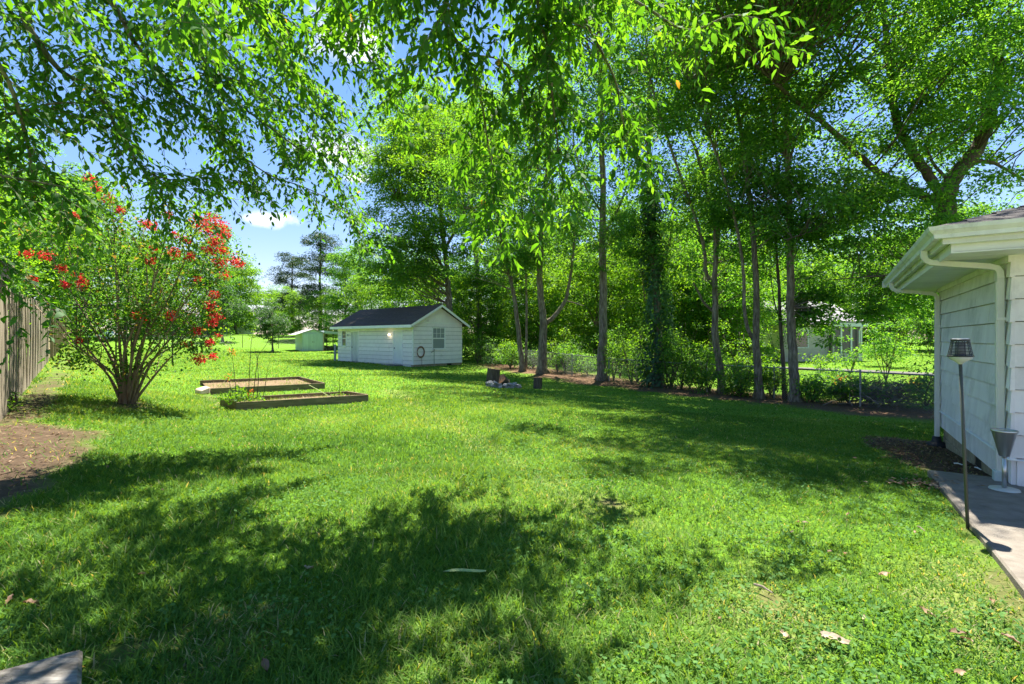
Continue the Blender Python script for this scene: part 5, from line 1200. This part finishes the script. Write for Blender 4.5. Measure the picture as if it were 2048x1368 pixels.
nodesA = np.vstack(nodesM)
cl = np.vstack([ell(150, qM(255, 505, 0), (230 * dM / FPX, 1.9, 130 * dM / FPX), .5), ell(46, qM(270, 620, 0), (150 * dM / FPX, 1.3, 45 * dM / FPX), .6), nodesA[rng.integers(0, len(nodesA), 120)], qM(410, 700, 0) + rng.normal(size=(10, 3)) * .16, qM(155, 712, 0) + rng.normal(size=(7, 3)) * .14, qM(265, 725, -.1) + rng.normal(size=(8, 3)) * .15, qM(70, 600, -.3) + rng.normal(size=(5, 3)) * .2])
k = 36; C = np.repeat(cl, k, 0) + rng.normal(size=(len(cl) * k, 3)) * np.array([.17, .17, .11]); n = len(C)
leaves('foliage', M['leaf_myrtle'], C, rng.normal(size=(n, 3)) + np.array([0, 0, .2]), rng.normal(size=(n, 3)) * .55 + np.array([0, 0, 1.]), .062 + .035 * rng.random(n), .038 + .018 * rng.random(n), rng.random(n), T_FAR, my)
fl = [(182, 360, 16), (195, 380, 12), (218, 395, 17), (400, 445, 20), (425, 440, 22), (445, 455, 20), (412, 462, 20), (430, 482, 18), (448, 470, 16), (420, 500, 16), (445, 500, 14), (290, 448, 14), (305, 452, 14), (55, 508, 14), (90, 510, 16), (125, 537, 12), (155, 556, 16), (165, 565, 12), (165, 575, 10), (65, 560, 12), (130, 570, 10), (346, 505, 16), (300, 522, 12), (308, 498, 12), (380, 512, 12), (440, 525, 16), (468, 520, 18), (478, 528, 14), (450, 550, 15), (396, 558, 10), (428, 590, 14), (420, 612, 16), (432, 632, 18), (425, 645, 14), (278, 630, 16), (286, 638, 10), (342, 631, 14), (396, 662, 14), (435, 672, 10), (375, 690, 12), (398, 718, 16), (426, 712, 10), (160, 680, 8), (420, 685, 10), (150, 430, 9), (335, 430, 11), (372, 480, 12), (350, 470, 9), (240, 420, 9)]
for (px, py, rp_) in fl:
    c = qM(px, py, rng.normal() * .25 - (.5 if rng.random() < .6 else 0)); r = rp_ * dM / FPX * .85; n = int(30 + rp_ * 5)
    C = c + norm(rng.normal(size=(n, 3))) * (rng.random(n) ** .5)[:, None] * r * np.array([1, 1, .85])
    leaves('flower_cluster', M['flower'], C, rng.normal(size=(n, 3)), rng.normal(size=(n, 3)), .03 + .02 * rng.random(n), .026 + .014 * rng.random(n), np.clip(rng.random(n) ** 1.3, 0, 1), T_FAR, my)['kind'] = 'stuff'
for (px, py, rp_) in ((130, 425, 16), (118, 440, 12), (68, 450, 12), (55, 465, 14), (36, 470, 10), (75, 470, 10), (170, 430, 9), (240, 465, 8)):
    c = qM(px, py, rng.normal() * .2 - .3); r = rp_ * dM / FPX; n = 70
    leaves('seed_head', M['seed'], c + rng.normal(size=(n, 3)) * r * .5, rng.normal(size=(n, 3)), rng.normal(size=(n, 3)), .022, .018, rng.random(n), T_FAR, my)['kind'] = 'stuff'

# ---------------------------------------------------------------- overhanging foreground trees
def spray_tree(name, label, base, trunk, branches, seed_dens, leaf=(.108, .052), mat='leaf_near'):
    """branches: (control points, r0, r1, side twig length, twigs per metre). Leaves alternate along drooping twigs."""
    ro = thing(name, label, 'tree', base)
    mb = MB(); cp = curve_pts(trunk[0], 6); mb.tube(cp, np.linspace(trunk[1], trunk[2], len(cp)), 12); mb.build('trunk', M['bark'], ro, smooth=True)
    tw = MB(); C, D, Nn, Lr, tone = [], [], [], [], []
    for (pts, r0, r1, tl, dens) in branches:
        cp = curve_pts(pts, 8); mb = MB(); mb.tube(cp, np.linspace(r0, r1, len(cp)), 8); mb.build('limb', M['bark'], ro, smooth=True)
        seg = np.linalg.norm(np.diff(cp, axis=0), axis=1); cum = np.concatenate([[0], np.cumsum(seg)]); total_ = cum[-1]
        nt_ = max(3, int(total_ * dens * .62 * seed_dens)); side = 1
        def twig(q0, e0, l0, step, rad, droop_):
            m = max(4, int(l0 / step)); v = np.linspace(0, 1, m)[:, None]
            path = q0 + e0 * l0 * v + np.array([0, 0, -droop_ * l0]) * v ** 2 + rng.normal(size=3) * .08 * l0 * v ** 1.5
            st_ = path[[0, m // 2, m - 1]]; tw.tube(st_, np.linspace(rad, .0012, 3), 3, cap=False)
            td = norm(np.gradient(path, axis=0)); sd_ = norm(np.cross(td, np.array([0, 0, 1.]) + .2 * rng.normal(size=3)))
            sg_ = np.where(np.arange(m) % 2 == 0, 1, -1)[:, None]
            dl = norm(.75 * td + .75 * sd_ * sg_ + np.array([0, 0, -.42]) + .34 * rng.normal(size=(m, 3)))
            C.append(path); D.append(dl); Nn.append(np.array([0, 0, 1.]) + .4 * rng.normal(size=(m, 3))); Lr.append((.45 + .75 * rng.random(m)) * (1 - .35 * v[:, 0] ** 3)); tone.append(np.clip(.15 + .6 * rng.random() + .2 * rng.normal(size=m), 0, .92) * np.ones(m))
            return path, td
        for k in range(nt_):
            s_ = total_ * (k + rng.random()) / nt_; s_ = min(s_, total_ * .999)
            j = np.searchsorted(cum, s_) - 1; j = max(0, min(j, len(cp) - 2)); p0 = cp[j] + (cp[j + 1] - cp[j]) * ((s_ - cum[j]) / (seg[j] + 1e-9))
            t = norm(cp[j + 1] - cp[j]); lat = norm(np.cross(t, np.array([0, 0, 1.]))) * side; side = -side
            d0 = norm(.6 * t + .8 * lat * (.4 + .8 * rng.random()) + np.array([0, 0, -.05 + .3 * rng.normal()]) + .25 * rng.normal(size=3))
            l0 = tl * 1.55 * (.35 + .85 * rng.random())
            pth, tds = twig(p0, d0, l0, .06, .005, .28)
            n2 = max(3, int(l0 / .085)); s2 = 1
            for i2 in range(n2):
                j2 = min(len(pth) - 1, int(len(pth) * (.12 + .86 * (i2 + rng.random()) / n2))); s2 = -s2
                sl_ = norm(np.cross(tds[j2], np.array([0, 0, 1.]) + .5 * rng.normal(size=3))) * s2
                twig(pth[j2], norm(.65 * tds[j2] + .75 * sl_ + .25 * rng.normal(size=3)), .14 + .24 * rng.random(), .034, .003, .3)
    tw.build('twigs', M['bark'], ro)
    L = np.concatenate(Lr); C = np.vstack(C)
    tn = np.concatenate(tone); tn[rng.random(len(tn)) < .0015] = 1
    leaves('crown', M[mat], C, np.vstack(D), np.vstack(Nn), L * leaf[0], L * leaf[1] * (.8 + .4 * rng.random(len(L))), tn, T_LEAF, ro)
    return ro
# left tree: limbs sweep in from the upper left
def br(*pts): return [P(px, py, d) for px, py, d in pts]
tbL = np.array([-7.2, 3.0, tz(-7.2, 3.0)])
topL = np.array([-6.6, 3.6, 5.2])
Lb = [([topL, *br((-250, -250, 5.2), (120, -60, 5.6), (219, 0, 5.8), (273, 90, 6.0), (340, 168, 6.2), (395, 225, 6.4), (450, 275, 6.6))], .05, .008, .55, 10),
      ([topL, *br((0, -300, 5.6), (250, -120, 6.0), (351, 12, 6.2), (390, 86, 6.3), (449, 184, 6.5), (520, 240, 6.8), (600, 300, 7.0))], .05, .008, .55, 10),
      ([topL, *br((-300, -60, 4.6), (0, -20, 4.9), (60, 60, 5.0), (120, 140, 5.2), (195, 187, 5.4), (242, 273, 5.6), (289, 345, 5.8), (340, 420, 6.0))], .045, .007, .5, 10),
      ([topL, *br((-300, 160, 4.4), (-80, 235, 4.6), (30, 226, 4.8), (100, 208, 5.0), (170, 205, 5.2))], .03, .006, .5, 9),
      ([topL, *br((-260, 60, 4.2), (-60, 80, 4.4), (10, 150, 4.5), (55, 280, 4.7), (70, 360, 4.9), (120, 395, 5.1))], .03, .006, .45, 11),
      ([topL, *br((-260, 250, 4.1), (-80, 330, 4.3), (0, 350, 4.4), (80, 365, 4.6), (160, 380, 4.8))], .025, .006, .42, 11),
      ([topL, *br((100, -250, 5.8), (400, -120, 6.4), (480, 0, 6.6), (540, 80, 6.8), (600, 160, 7.1), (650, 230, 7.3), (680, 270, 7.4))], .045, .007, .55, 11),
      ([*br((395, 225, 6.4), (470, 300, 6.7), (540, 350, 7.0), (610, 375, 7.3), (660, 400, 7.5), (700, 430, 7.6))], .012, .004, .5, 11),
      ([*br((289, 345, 5.8), (350, 360, 6.1), (420, 350, 6.4), (490, 370, 6.7))], .01, .004, .42, 11),
      ([*br((340, 168, 6.2), (420, 150, 6.6), (500, 170, 6.9), (580, 215, 7.2), (650, 330, 7.5), (700, 380, 7.7))], .012, .004, .5, 10),
      ([*br((240, 40, 5.8), (300, 60, 6.2), (420, 90, 6.6), (520, 150, 6.9))], .012, .004, .5, 10),
      ([*br((120, 140, 5.2), (190, 110, 5.4), (260, 160, 5.8), (330, 260, 6.1))], .012, .004, .5, 10),
      ([topL, *br((-500, 440, 3.7), (-120, 470, 4.0), (-20, 505, 4.2), (20, 545, 4.3))], .02, .005, .35, 11),
      ([topL, *br((-300, -500, 5.5), (60, -350, 6.0), (350, -260, 6.6), (620, -160, 7.2))], .05, .01, .7, 9),
      ([topL, np.array([-5.0, 4.2, 4.9]), np.array([-3.4, 4.6, 4.9]), np.array([-2.2, 4.9, 4.7])], .05, .01, .7, 9),
      ([topL, np.array([-5.4, 3.2, 4.6]), np.array([-3.8, 3.4, 4.4]), np.array([-2.6, 3.5, 4.3]), np.array([-1.5, 3.5, 4.2])], .05, .01, .7, 9)]
spray_tree('overhanging_tree', 'leafy tree whose long-leaved boughs hang in from the upper left', tbL, ([tbL - np.array([0, 0, .1]), tbL + np.array([.1, .1, 1.6]), tbL + np.array([.3, .3, 3.4]), topL], .2, .1), Lb, 1.4)
# centre tree: trunk behind the camera, boughs hang over the lawn
tbC = np.array([1.6, -4.0, tz(1.6, -4)]); topC = np.array([1.2, -2.0, 5.6]); mid = np.array([.7, 1.5, 6.2])
Cb = [([topC, mid, *br((930, -260, 5.0), (905, -60, 5.2), (890, 40, 5.3), (930, 110, 5.4), (960, 190, 5.5), (975, 280, 5.6), (990, 370, 5.7), (985, 425, 5.8))], .035, .005, .42, 20),
      ([topC, mid, *br((960, -280, 5.0), (1060, -60, 5.1), (1080, 40, 5.2), (1100, 110, 5.2), (1105, 200, 5.3), (1115, 280, 5.4), (1120, 360, 5.4))], .028, .006, .42, 19),
      ([topC, mid, *br((850, -240, 5.4), (790, -40, 5.8), (740, 20, 6.2), (720, 80, 6.5), (760, 140, 6.6), (790, 180, 6.6))], .028, .006, .42, 12),
      ([topC, mid, *br((980, -260, 5.0), (1130, -40, 5.2), (1180, 60, 5.4), (1230, 160, 5.6), (1245, 240, 5.7), (1275, 320, 5.8))], .028, .006, .40, 12),
      ([topC, mid, *br((1050, -300, 4.9), (1200, -60, 5.0), (1300, 20, 5.1), (1380, 60, 5.2), (1470, 30, 5.3), (1540, 60, 5.4), (1580, 120, 5.5))], .024, .005, .26, 9),
      ([*br((890, 40, 5.3), (850, 90, 5.5), (840, 150, 5.6), (830, 190, 5.7))], .012, .004, .4, 13),
      ([*br((930, 110, 5.4), (1000, 120, 5.3), (1040, 170, 5.3), (1050, 230, 5.4))], .012, .004, .4, 13),
      ([*br((790, -40, 5.8), (700, -30, 6.4), (640, 20, 6.9), (600, 60, 7.1))], .012, .004, .35, 9),
      ([*br((1180, 60, 5.4), (1120, 40, 5.3), (1060, 60, 5.3))], .012, .004, .4, 13),
      ([*br((1245, 230, 5.7), (1255, 290, 5.8), (1290, 330, 5.9))], .006, .003, .28, 10),
      ([topC, mid, np.array([-.5, 3.8, 5.4]), np.array([-1.6, 4.6, 5.0]), np.array([-2.4, 5.0, 4.8])], .06, .01, .6, 11),
      ([topC, np.array([.9, .8, 5.6]), np.array([.3, 2.6, 5.2]), np.array([0, 3.9, 4.9]), np.array([-.2, 4.5, 4.8])], .06, .01, .6, 11),
      ([topC, np.array([.2, .4, 5.2]), np.array([-.8, 2.0, 4.8]), np.array([-1.6, 3.0, 4.6])], .06, .01, .6, 11),
      ([topC, mid, np.array([.9, 3.2, 5.4]), np.array([.9, 4.2, 5.2]), np.array([.75, 4.7, 5.1])], .05, .01, .5, 12)]
spray_tree('shade_tree', 'leafy tree whose boughs droop into the top centre of the view', tbC, ([tbC - np.array([0, 0, .1]), tbC + np.array([0, .4, 2]), tbC + np.array([-.2, 1.2, 4]), topC], .25, .12), Cb, 1, leaf=(.14, .058))
# ---------------------------------------------------------------- chain-link fences
def chain_fence(label, pts, hgt, post_mat, mesh_sp=.075):
    b = pts[0]; ro = thing('chain_link_fence', label, 'fence', b)
    for p in pts:
        mb = MB(); mb.tube([p - np.array([0, 0, .1]), p + np.array([0, 0, hgt + .04])], .03, 8); mb.lathe(p + np.array([0, 0, hgt + .04]), [(.034, 0), (.03, .03), (0, .04)], 8); mb.build('post', M[post_mat], ro)
    wm = MB()
    for p, q in zip(pts, pts[1:]):
        mb = MB(); mb.tube([p + np.array([0, 0, hgt]), q + np.array([0, 0, hgt])], .019, 6); mb.build('top_rail', M[post_mat], ro)
        d = q - p; ln = np.linalg.norm(d[:2]); m = int(ln / mesh_sp); kk = hgt / ln
        for i in range(-int(hgt / mesh_sp), m):
            for sg in (1, -1):
                u0 = i * mesh_sp / ln; a0, a1 = (u0, u0 + kk)
                z0_, z1_ = (0, hgt) if sg > 0 else (hgt, 0)
                lo_, hi_ = max(a0, 0), min(a1, 1)
                if hi_ - lo_ < .002: continue
                f = lambda u: p + d * u + np.array([0, 0, z0_ + (z1_ - z0_) * (u - a0) / kk])
                wm.tube([f(lo_), f(hi_)], .0028, 3, cap=False)
    wm.build('wire_mesh', M['wire'], ro)['kind'] = 'stuff'
    return ro
def sfence(s, k):    # point on the line s = const, k metres along it from its foot
    x, y = .82 * s + .572 * k, .572 * s - .82 * k; return np.array([x, y, tz(x, y)])
chain_fence('long chain-link fence with grey posts under the row of trees', [sfence(18.3, k) for k in np.arange(-26, 2.6, 2.75)], 1.12, 'galv')
chain_fence('distant chain-link fence crossing the far lawn left of the teal shed', [GD(px, 62) for px in (300, 360, 422, 485, 557, 620)], 1.5, 'dark_iron', .16)

# ---------------------------------------------------------------- boulder, brush pile, orange flowers
bo = G(1712, 792); n = 14; V = []; F = []
for i in range(7):
    th = i / 6 * np.pi / 2
    for j in range(n):
        a = j * 2 * np.pi / n; r = 1 + .16 * rng.normal() * (i > 0) ; V.append((bo[0] + .62 * r * math.cos(a) * math.cos(th), bo[1] + .45 + .4 * r * math.sin(a) * math.cos(th), bo[2] - .05 + .5 * (math.sin(th) ** .7) * (1 + .05 * rng.normal())))
F = [[i * n + j, i * n + (j + 1) % n, (i + 1) * n + (j + 1) % n, (i + 1) * n + j] for i in range(6) for j in range(n)] + [[6 * n + j for j in range(n)]]
mb = MB(); mb.add(V, F); tag(mb.build('boulder', M['boulder']), 'grey boulder behind the low bush at the chain-link fence', 'boulder')
bp_ = G(1800, 815)
ro = thing('brush_pile', 'tangled pile of cut brown branches against the fence near the house', 'brush pile', bp_)
mb = MB()
for i in range(190):
    a = rng.random() * 6.28; c = bp_ + np.array([rng.normal() * .65, .5 + rng.normal() * .3, .08 + .55 * rng.random()]); ln = .5 + .7 * rng.random(); d = norm(np.array([math.cos(a), math.sin(a), .35 * rng.normal()]))
    z_ = lambda v: np.array([v[0], v[1], max(v[2], tz(v[0], v[1]) + .01)])
    mb.tube([z_(c - d * ln / 2), z_(c + rng.normal(size=3) * .08), z_(c + d * ln / 2 + rng.normal(size=3) * .1)], [.014, .011, .004], 5)
mb.build('branches', M['stick'], ro)['kind'] = 'stuff'
n = 900; C = bp_ + np.array([0, .45, .4]) + rng.normal(size=(n, 3)) * np.array([.7, .3, .25]); C[:, 2] = np.maximum(C[:, 2], bp_[2] + .03)
leaves('withered_leaves', M['dry_leaf'], C, rng.normal(size=(n, 3)), rng.normal(size=(n, 3)), .08, .05, rng.random(n) * .5, T_FAR, ro)
for lab, px, py, sc_ in (('orange-red flowers on a green stem beside the boulder', 1680, 800, 5), ('yellow and orange flowers standing behind the brush pile', 1830, 800, 8)):
    b = G(px, py); ro = thing('flower_plant', lab, 'flowers', b); mb = MB()
    for k in range(5): e = b + np.array([rng.normal() * .12, rng.normal() * .1, .45 + .25 * rng.random()]); mb.tube([b, (b + e) / 2 + rng.normal(size=3) * .03, e], .006, 5)
    mb.build('stems', M['cane'], ro)
    n = 110; C = b + np.array([0, 0, .6]) + rng.normal(size=(n, 3)) * np.array([.12, .1, .12]); leaves('blossom', M['orange_flower'], C, rng.normal(size=(n, 3)), rng.normal(size=(n, 3)), .045, .04, rng.random(n), T_ROUND, ro)
    n = 160; C = b + np.array([0, 0, .3]) + rng.normal(size=(n, 3)) * np.array([.14, .12, .15]); leaves('foliage', M['leaf_tree'], C, rng.normal(size=(n, 3)), rng.normal(size=(n, 3)) + np.array([0, 0, 1]), .09, .05, rng.random(n), T_FAR, ro)

# ---------------------------------------------------------------- neighbour's house beyond the fence
dN = 36.0; NB = GD(1668, dN); sN = dN / FPX
NF = frame((NB[0], NB[1], NB[2]), norm(np.array([1., .10])), norm(np.array([-.10, 1.])))
ne = thing('neighbour_house', 'tan brick house with grey shingled roof and screened porch beyond the fence', 'house', NB)
mb = MB(); mb.box(NF, -3.6, -.02, .5, 8, -.1, 2.6); mb.build('wall', M['brick_tan'], ne)
for k in range(11):
    mb = MB(); zz = -.05 + k * .24; mb.box(NF, -3.6, -.021, .485, .5, zz, zz + .225); mb.build('brick_course', M['brick_tan'], ne)
mb = MB(); mb.box(NF, 0, 2.3, .1, 5, -.1, .55); mb.build('porch_base', M['brick_tan'], ne)
mb = MB(); mb.box(NF, .1, 2.2, 1.6, 1.7, .5, 2.5); mb.build('porch_back', M['screen_dark'], ne)
for xx in (.0, .62, 1.4, 2.18):
    mb = MB(); mb.box(NF, xx, xx + .12, .12, .24, .55, 2.5); mb.build('porch_post', M['brick_tan'] if xx in (.0,) else M['far_white'], ne)
for x0, x1 in ((.13, .61), (.75, 1.39), (1.53, 2.17)):
    mb = MB(); mb.box(NF, x0, x1, .17, .19, .56, 2.49); mb.build('screen', M['screen_dark'], ne)
mb = MB(); mb.box(NF, -.15, 2.55, -.12, 0.02, 2.5, 2.78); mb.build('fascia', M['far_white'], ne)
mb = MB(); mb.tube([NF(2.25, -.16, 2.62), NF(2.0, -.1, 2.4), NF(1.98, .02, 2.2), NF(1.98, .02, .1)], .045, 6); mb.build('downspout', M['far_white'], ne)
mb = MB(); mb.hexa([NF(-4.2, -.1, 2.75), NF(2.65, -.15, 2.75), NF(2.2, 4.2, 4.5), NF(-4.2, 4.2, 4.5), NF(-4.2, -.1, 2.84), NF(2.65, -.15, 2.84), NF(2.2, 4.2, 4.59), NF(-4.2, 4.2, 4.59)]); nr = mb.build('roof', M['shingle_grey'], ne)
for k in range(14):
    v0, v1 = k / 14, (k + 1.12) / 14; f = lambda a, v, dz_: NF(a - (.45 * v if a > 0 else 0), -.17 + 4.35 * v, 2.85 + 1.75 * v + dz_)
    mb = MB(); mb.hexa([f(-4.2, v0, .0), f(2.66, v0, .0), f(2.66, v1, .0), f(-4.2, v1, .0), f(-4.2, v0, .03), f(2.66, v0, .03), f(2.66, v1, .008), f(-4.2, v1, .008)]); mb.build('shingle_course', M['shingle_grey'], nr)
mb = MB(); mb.box(NF, -2.6, -1.7, .46, .483, 1.0, 2.2); wn_ = mb.build('window', M['pane'], ne)
for x0, x1, z0_, z1_ in ((-2.68, -2.601, .93, 2.28), (-1.699, -1.62, .93, 2.28), (-2.6, -1.7, 2.201, 2.28), (-2.6, -1.7, .93, .999)):
    mb = MB(); mb.box(NF, x0, x1, .44, .483, z0_, z1_); mb.build('frame', M['far_white'], wn_)
mb = MB(); mb.box(NF, -.0, 6.5, 5.0, 12, -.1, 2.7); mb.build('wing_wall', M['far_white'], ne)
mb = MB(); mb.poly_prism([NF(-.3, 4.7, 2.7), NF(6.8, 4.7, 2.7), NF(6.8, 8.5, 4.6), NF(-.3, 8.5, 4.6)], (0, 0, .12)); mb.build('wing_roof', M['shingle_grey'], ne)

# ---------------------------------------------------------------- far left: frame, house, low fence, car seen through the myrtle
fg = GD(250, 30); fr_ = thing('swing_frame', 'dark metal frame of posts and a crossbar behind the flowering bush', 'frame', fg)
for px in (153, 232, 250, 345):
    b = GD(px, 30 if px != 232 else 31); mb = MB(); mb.tube([b - np.array([0, 0, .1]), np.array([b[0], b[1], 1.55 + 61 / FPX * 30])], .07 if px in (250,) else .045, 8); mb.build('post', M['dark_iron'], fr_)
mb = MB(); mb.tube([P(148, 609, 30), P(250, 613, 30), P(350, 618, 30)], .07, 8); mb.build('crossbar', M['dark_iron'], fr_)
mb = MB(); mb.tube([P(148, 615, 31), P(350, 624, 31)], .04, 8); mb.build('crossbar', M['dark_iron'], fr_)
hb = GD(395, 96); hF = frame(hb, norm(np.array([1., -.15])), norm(np.array([.15, 1.])))
fh = thing('far_house', 'grey house with a pale roof at the far end of the lawn behind the bush', 'house', hb)
mb = MB(); mb.box(hF, -7, 6, 0, 8, -.3, 3.0); mb.build('wall', M['far_grey'], fh)
mb = MB(); mb.poly_prism([hF(-7.5, -.6, 2.9), hF(6.5, -.6, 2.9), hF(6.5, 4, 5.4), hF(-7.5, 4, 5.4)], (0, 0, .2)); mb.poly_prism([hF(-7.5, 8.6, 2.9), hF(6.5, 8.6, 2.9), hF(6.5, 4, 5.4), hF(-7.5, 4, 5.4)], (0, 0, .2)); mb.build('roof', M['shingle_grey'], fh)
for x0 in (-5, -1.5, 3): mb = MB(); mb.box(hF, x0, x0 + 1.1, -.04, -.002, 1.0, 2.3); wv = mb.build('window', M['pane'], fh); mb = MB(); mb.box(hF, x0 - .08, x0 + 1.18, -.03, -.003, .9, .999); mb.build('sill', M['far_white'], wv)
lf = thing('low_wall', 'low grey board wall along the far end of the lawn', 'wall', GD(370, 88))
for k in range(12):
    a_, b_ = GD(300 + k * 13, 88), GD(300 + k * 13 + 12.6, 88); mb = MB(); mb.hexa([a_ - [0, 0, .1], b_ - [0, 0, .1], b_ + [0, .06, -.1], a_ + [0, .06, -.1], a_ + [0, 0, 1.5], b_ + [0, 0, 1.5], b_ + [0, .06, 1.5], a_ + [0, .06, 1.5]]); mb.build('panel', M['far_grey'], lf)
cb = GD(193, 70); cF = frame(cb, (1, 0), (0, 1)); ca = thing('parked_car', 'white car parked far off behind the flowering bush', 'car', cb)
mb = MB(); pr = [(-2.2, .35), (-2.25, .75), (-1.5, .95), (-.9, 1.45), (.7, 1.45), (1.35, .98), (2.15, .85), (2.25, .4)]
mb.poly_prism([cF(a, 0, z) for a, z in pr], (0, 1.7, 0)); mb.build('body', M['car_white'], ca, bevel=.06)
for x0 in (-1.4, 1.4):
    mb = MB(); mb.lathe(cF(x0, -.02, .33), [(.33, 0), (.33, .2), (0, .2)], 16, axis=(0, 1, 0)); wh = mb.build('wheel', M['tyre'], ca); mb = MB(); mb.lathe(cF(x0, -.03, .33), [(.2, 0), (.2, .02), (0, .02)], 12, axis=(0, 1, 0)); mb.build('rim', M['steel_dull'], wh)
mb = MB(); mb.poly_prism([cF(a, -.01, z) for a, z in ((-1.3, 1.0), (-.85, 1.38), (.62, 1.38), (1.1, 1.0))], (0, .02, 0)); mb.build('window', M['pane'], ca)

# ---------------------------------------------------------------- small things on the lawn
lg = []
for k in range(4):
    n = 9; V = []
    for i, u_ in enumerate(np.linspace(0, 1, n)):
        w_ = .5 * math.sin(math.pi * min(1, u_ * 1.05)) ** .8 * .42; c_ = .10 * math.sin(u_ * 3 + k) + .02 * rng.normal()
        V += [(u_ - .5, -w_, c_ + .12 + .06 * rng.normal()), (u_ - .5, 0, c_), (u_ - .5, w_, c_ + .12 + .06 * rng.normal())]
    F = [[i * 3 + j, i * 3 + 3 + j, i * 3 + 4 + j, i * 3 + 1 + j] for i in range(n - 1) for j in range(2)]
    lg.append(mesh_np('fallen_leaf', V, F, mat=M['dry_leaf'], smooth=True, attrs={'rnd': np.full(len(V), .15 + .28 * k)}))
spots = [(215, 938, .10), (62, 1213, .13), (160, 920, .07), (232, 912, .07), (285, 1155, .10), (383, 898, .06), (590, 878, .06), (617, 1140, .11), (530, 1340, .12), (20, 1210, .12), (1595, 1050, .10), (1583, 1068, .07), (1610, 1052, .08), (1697, 1034, .10), (1770, 1155, .13), (1570, 1278, .11), (1915, 1275, .12), (1930, 1287, .09), (1855, 1230, .12), (1725, 975, .05), (1710, 920, .09), (1768, 918, .10), (1650, 985, .06), (1728, 1245, .07), (1440, 1243, .06), (1660, 1110, .07), (1920, 1355, .10), (1715, 930, .07), (2020, 1290, .12), (1985, 1210, .09), (870, 885, .05), (1085, 930, .05), (1690, 1115, .08), (1830, 1070, .06), (465, 895, .05), (540, 835, .06), (700, 850, .05), (325, 985, .05)]
for i, (px, py, s_) in enumerate(spots):
    g_ = G(px, py); o = link('fallen_leaf', lg[i % 4], None, g_ + np.array([0, 0, .016 + .012 * rng.random()])); s_ *= .66; o.scale = (s_, s_, s_); o.rotation_euler = (rng.normal() * .25, rng.normal() * .25, rng.random() * 6.28)
    tag(o, 'dry curled brown leaf lying on the lawn', 'leaf', 'fallen leaves on the lawn')
g_ = G(1670, 1290); mb = MB(); FF = frame(g_ + np.array([0, 0, .026]), norm(np.array([.8, -.55])), norm(np.array([.55, .8])))
V = []; nu = 9
for i in range(nu):
    u_ = i / (nu - 1); wl_, wr_ = .026 + .006 * rng.normal(), .028 + .006 * rng.normal()
    if i in (0, nu - 1): wl_ *= .55; wr_ *= .6
    a_ = -.062 + .124 * u_
    for w_, h_ in ((-wl_, .012), (-wl_ * .5, .003), (0, 0), (wr_ * .5, .004), (wr_, .014)): V.append(FF(a_ + .004 * rng.normal(), w_, h_ + .006 * math.sin(u_ * 5)))
mb.add(V, [[i * 5 + j, i * 5 + 5 + j, i * 5 + 6 + j, i * 5 + 1 + j] for i in range(nu - 1) for j in range(4)])
tag(mb.build('bark_scrap', M['bark_scrap']), 'large pale flake of bark lying on the lawn at the lower right', 'bark')
g0, g1 = G(886, 1161), G(972, 1158); mb = MB(); d = g1 - g0; n = 8; V = []
for i in range(n + 1):
    u_ = i / n; w_ = .019 * min(1, 5 * u_ + .1) * (1 if u_ < .85 else (1.15 - u_) / .3); c = g0 + d * u_ + np.array([0, 0, .055 + .006 * math.sin(u_ * 5)]); V += [c + np.array([0, -w_, .004]), c - np.array([0, 0, .003]), c + np.array([0, w_, .004])]
mb.add(V, [[i * 3 + j, i * 3 + 3 + j, i * 3 + 4 + j, i * 3 + 1 + j] for i in range(n) for j in range(2)])
tag(mb.build('strap_leaf', M['reed'], smooth=True), 'long pale green strap leaf lying on the shaded grass', 'leaf')
for lab, (px0, py0), (px1, py1), th in (('short brown twig lying on the lawn left of the torch', (1835, 1060), (1850, 1070), .006), ('brown twig on the worn patch at lower right', (1508, 1178), (1545, 1196), .007), ('pale stick on the soil beside the house wall', (1908, 931), (1925, 934), .010), ('pale stick on the soil near the patio corner', (1950, 939), (1962, 944), .010)):
    a_, b_ = G(px0, py0) + [0, 0, .03], G(px1, py1) + [0, 0, .03]; mb = MB(); mb.tube([a_, (a_ + b_) / 2 + [.0, .01, .008], b_], [th, th, th * .6], 6); tag(mb.build('twig', M['stick'] if 'brown' in lab else M['far_white']), lab, 'twig')
# clump of dead leaves at the patio corner
C0 = G(1855, 972); n = 130; C = C0 + np.stack([rng.normal(size=n) * .22, rng.normal(size=n) * .09, .03 + .02 * rng.random(n)], 1)
o = leaves('leaf_drift', M['dry_leaf'], C, rng.normal(size=(n, 3)) * np.array([1, 1, .2]), rng.normal(size=(n, 3)) * .3 + np.array([0, 0, 1]), .06, .035, .3 + .7 * rng.random(n), T_NEAR)
tag(o, 'drift of dead brown leaves at the corner of the patio', 'leaves', kind='stuff')
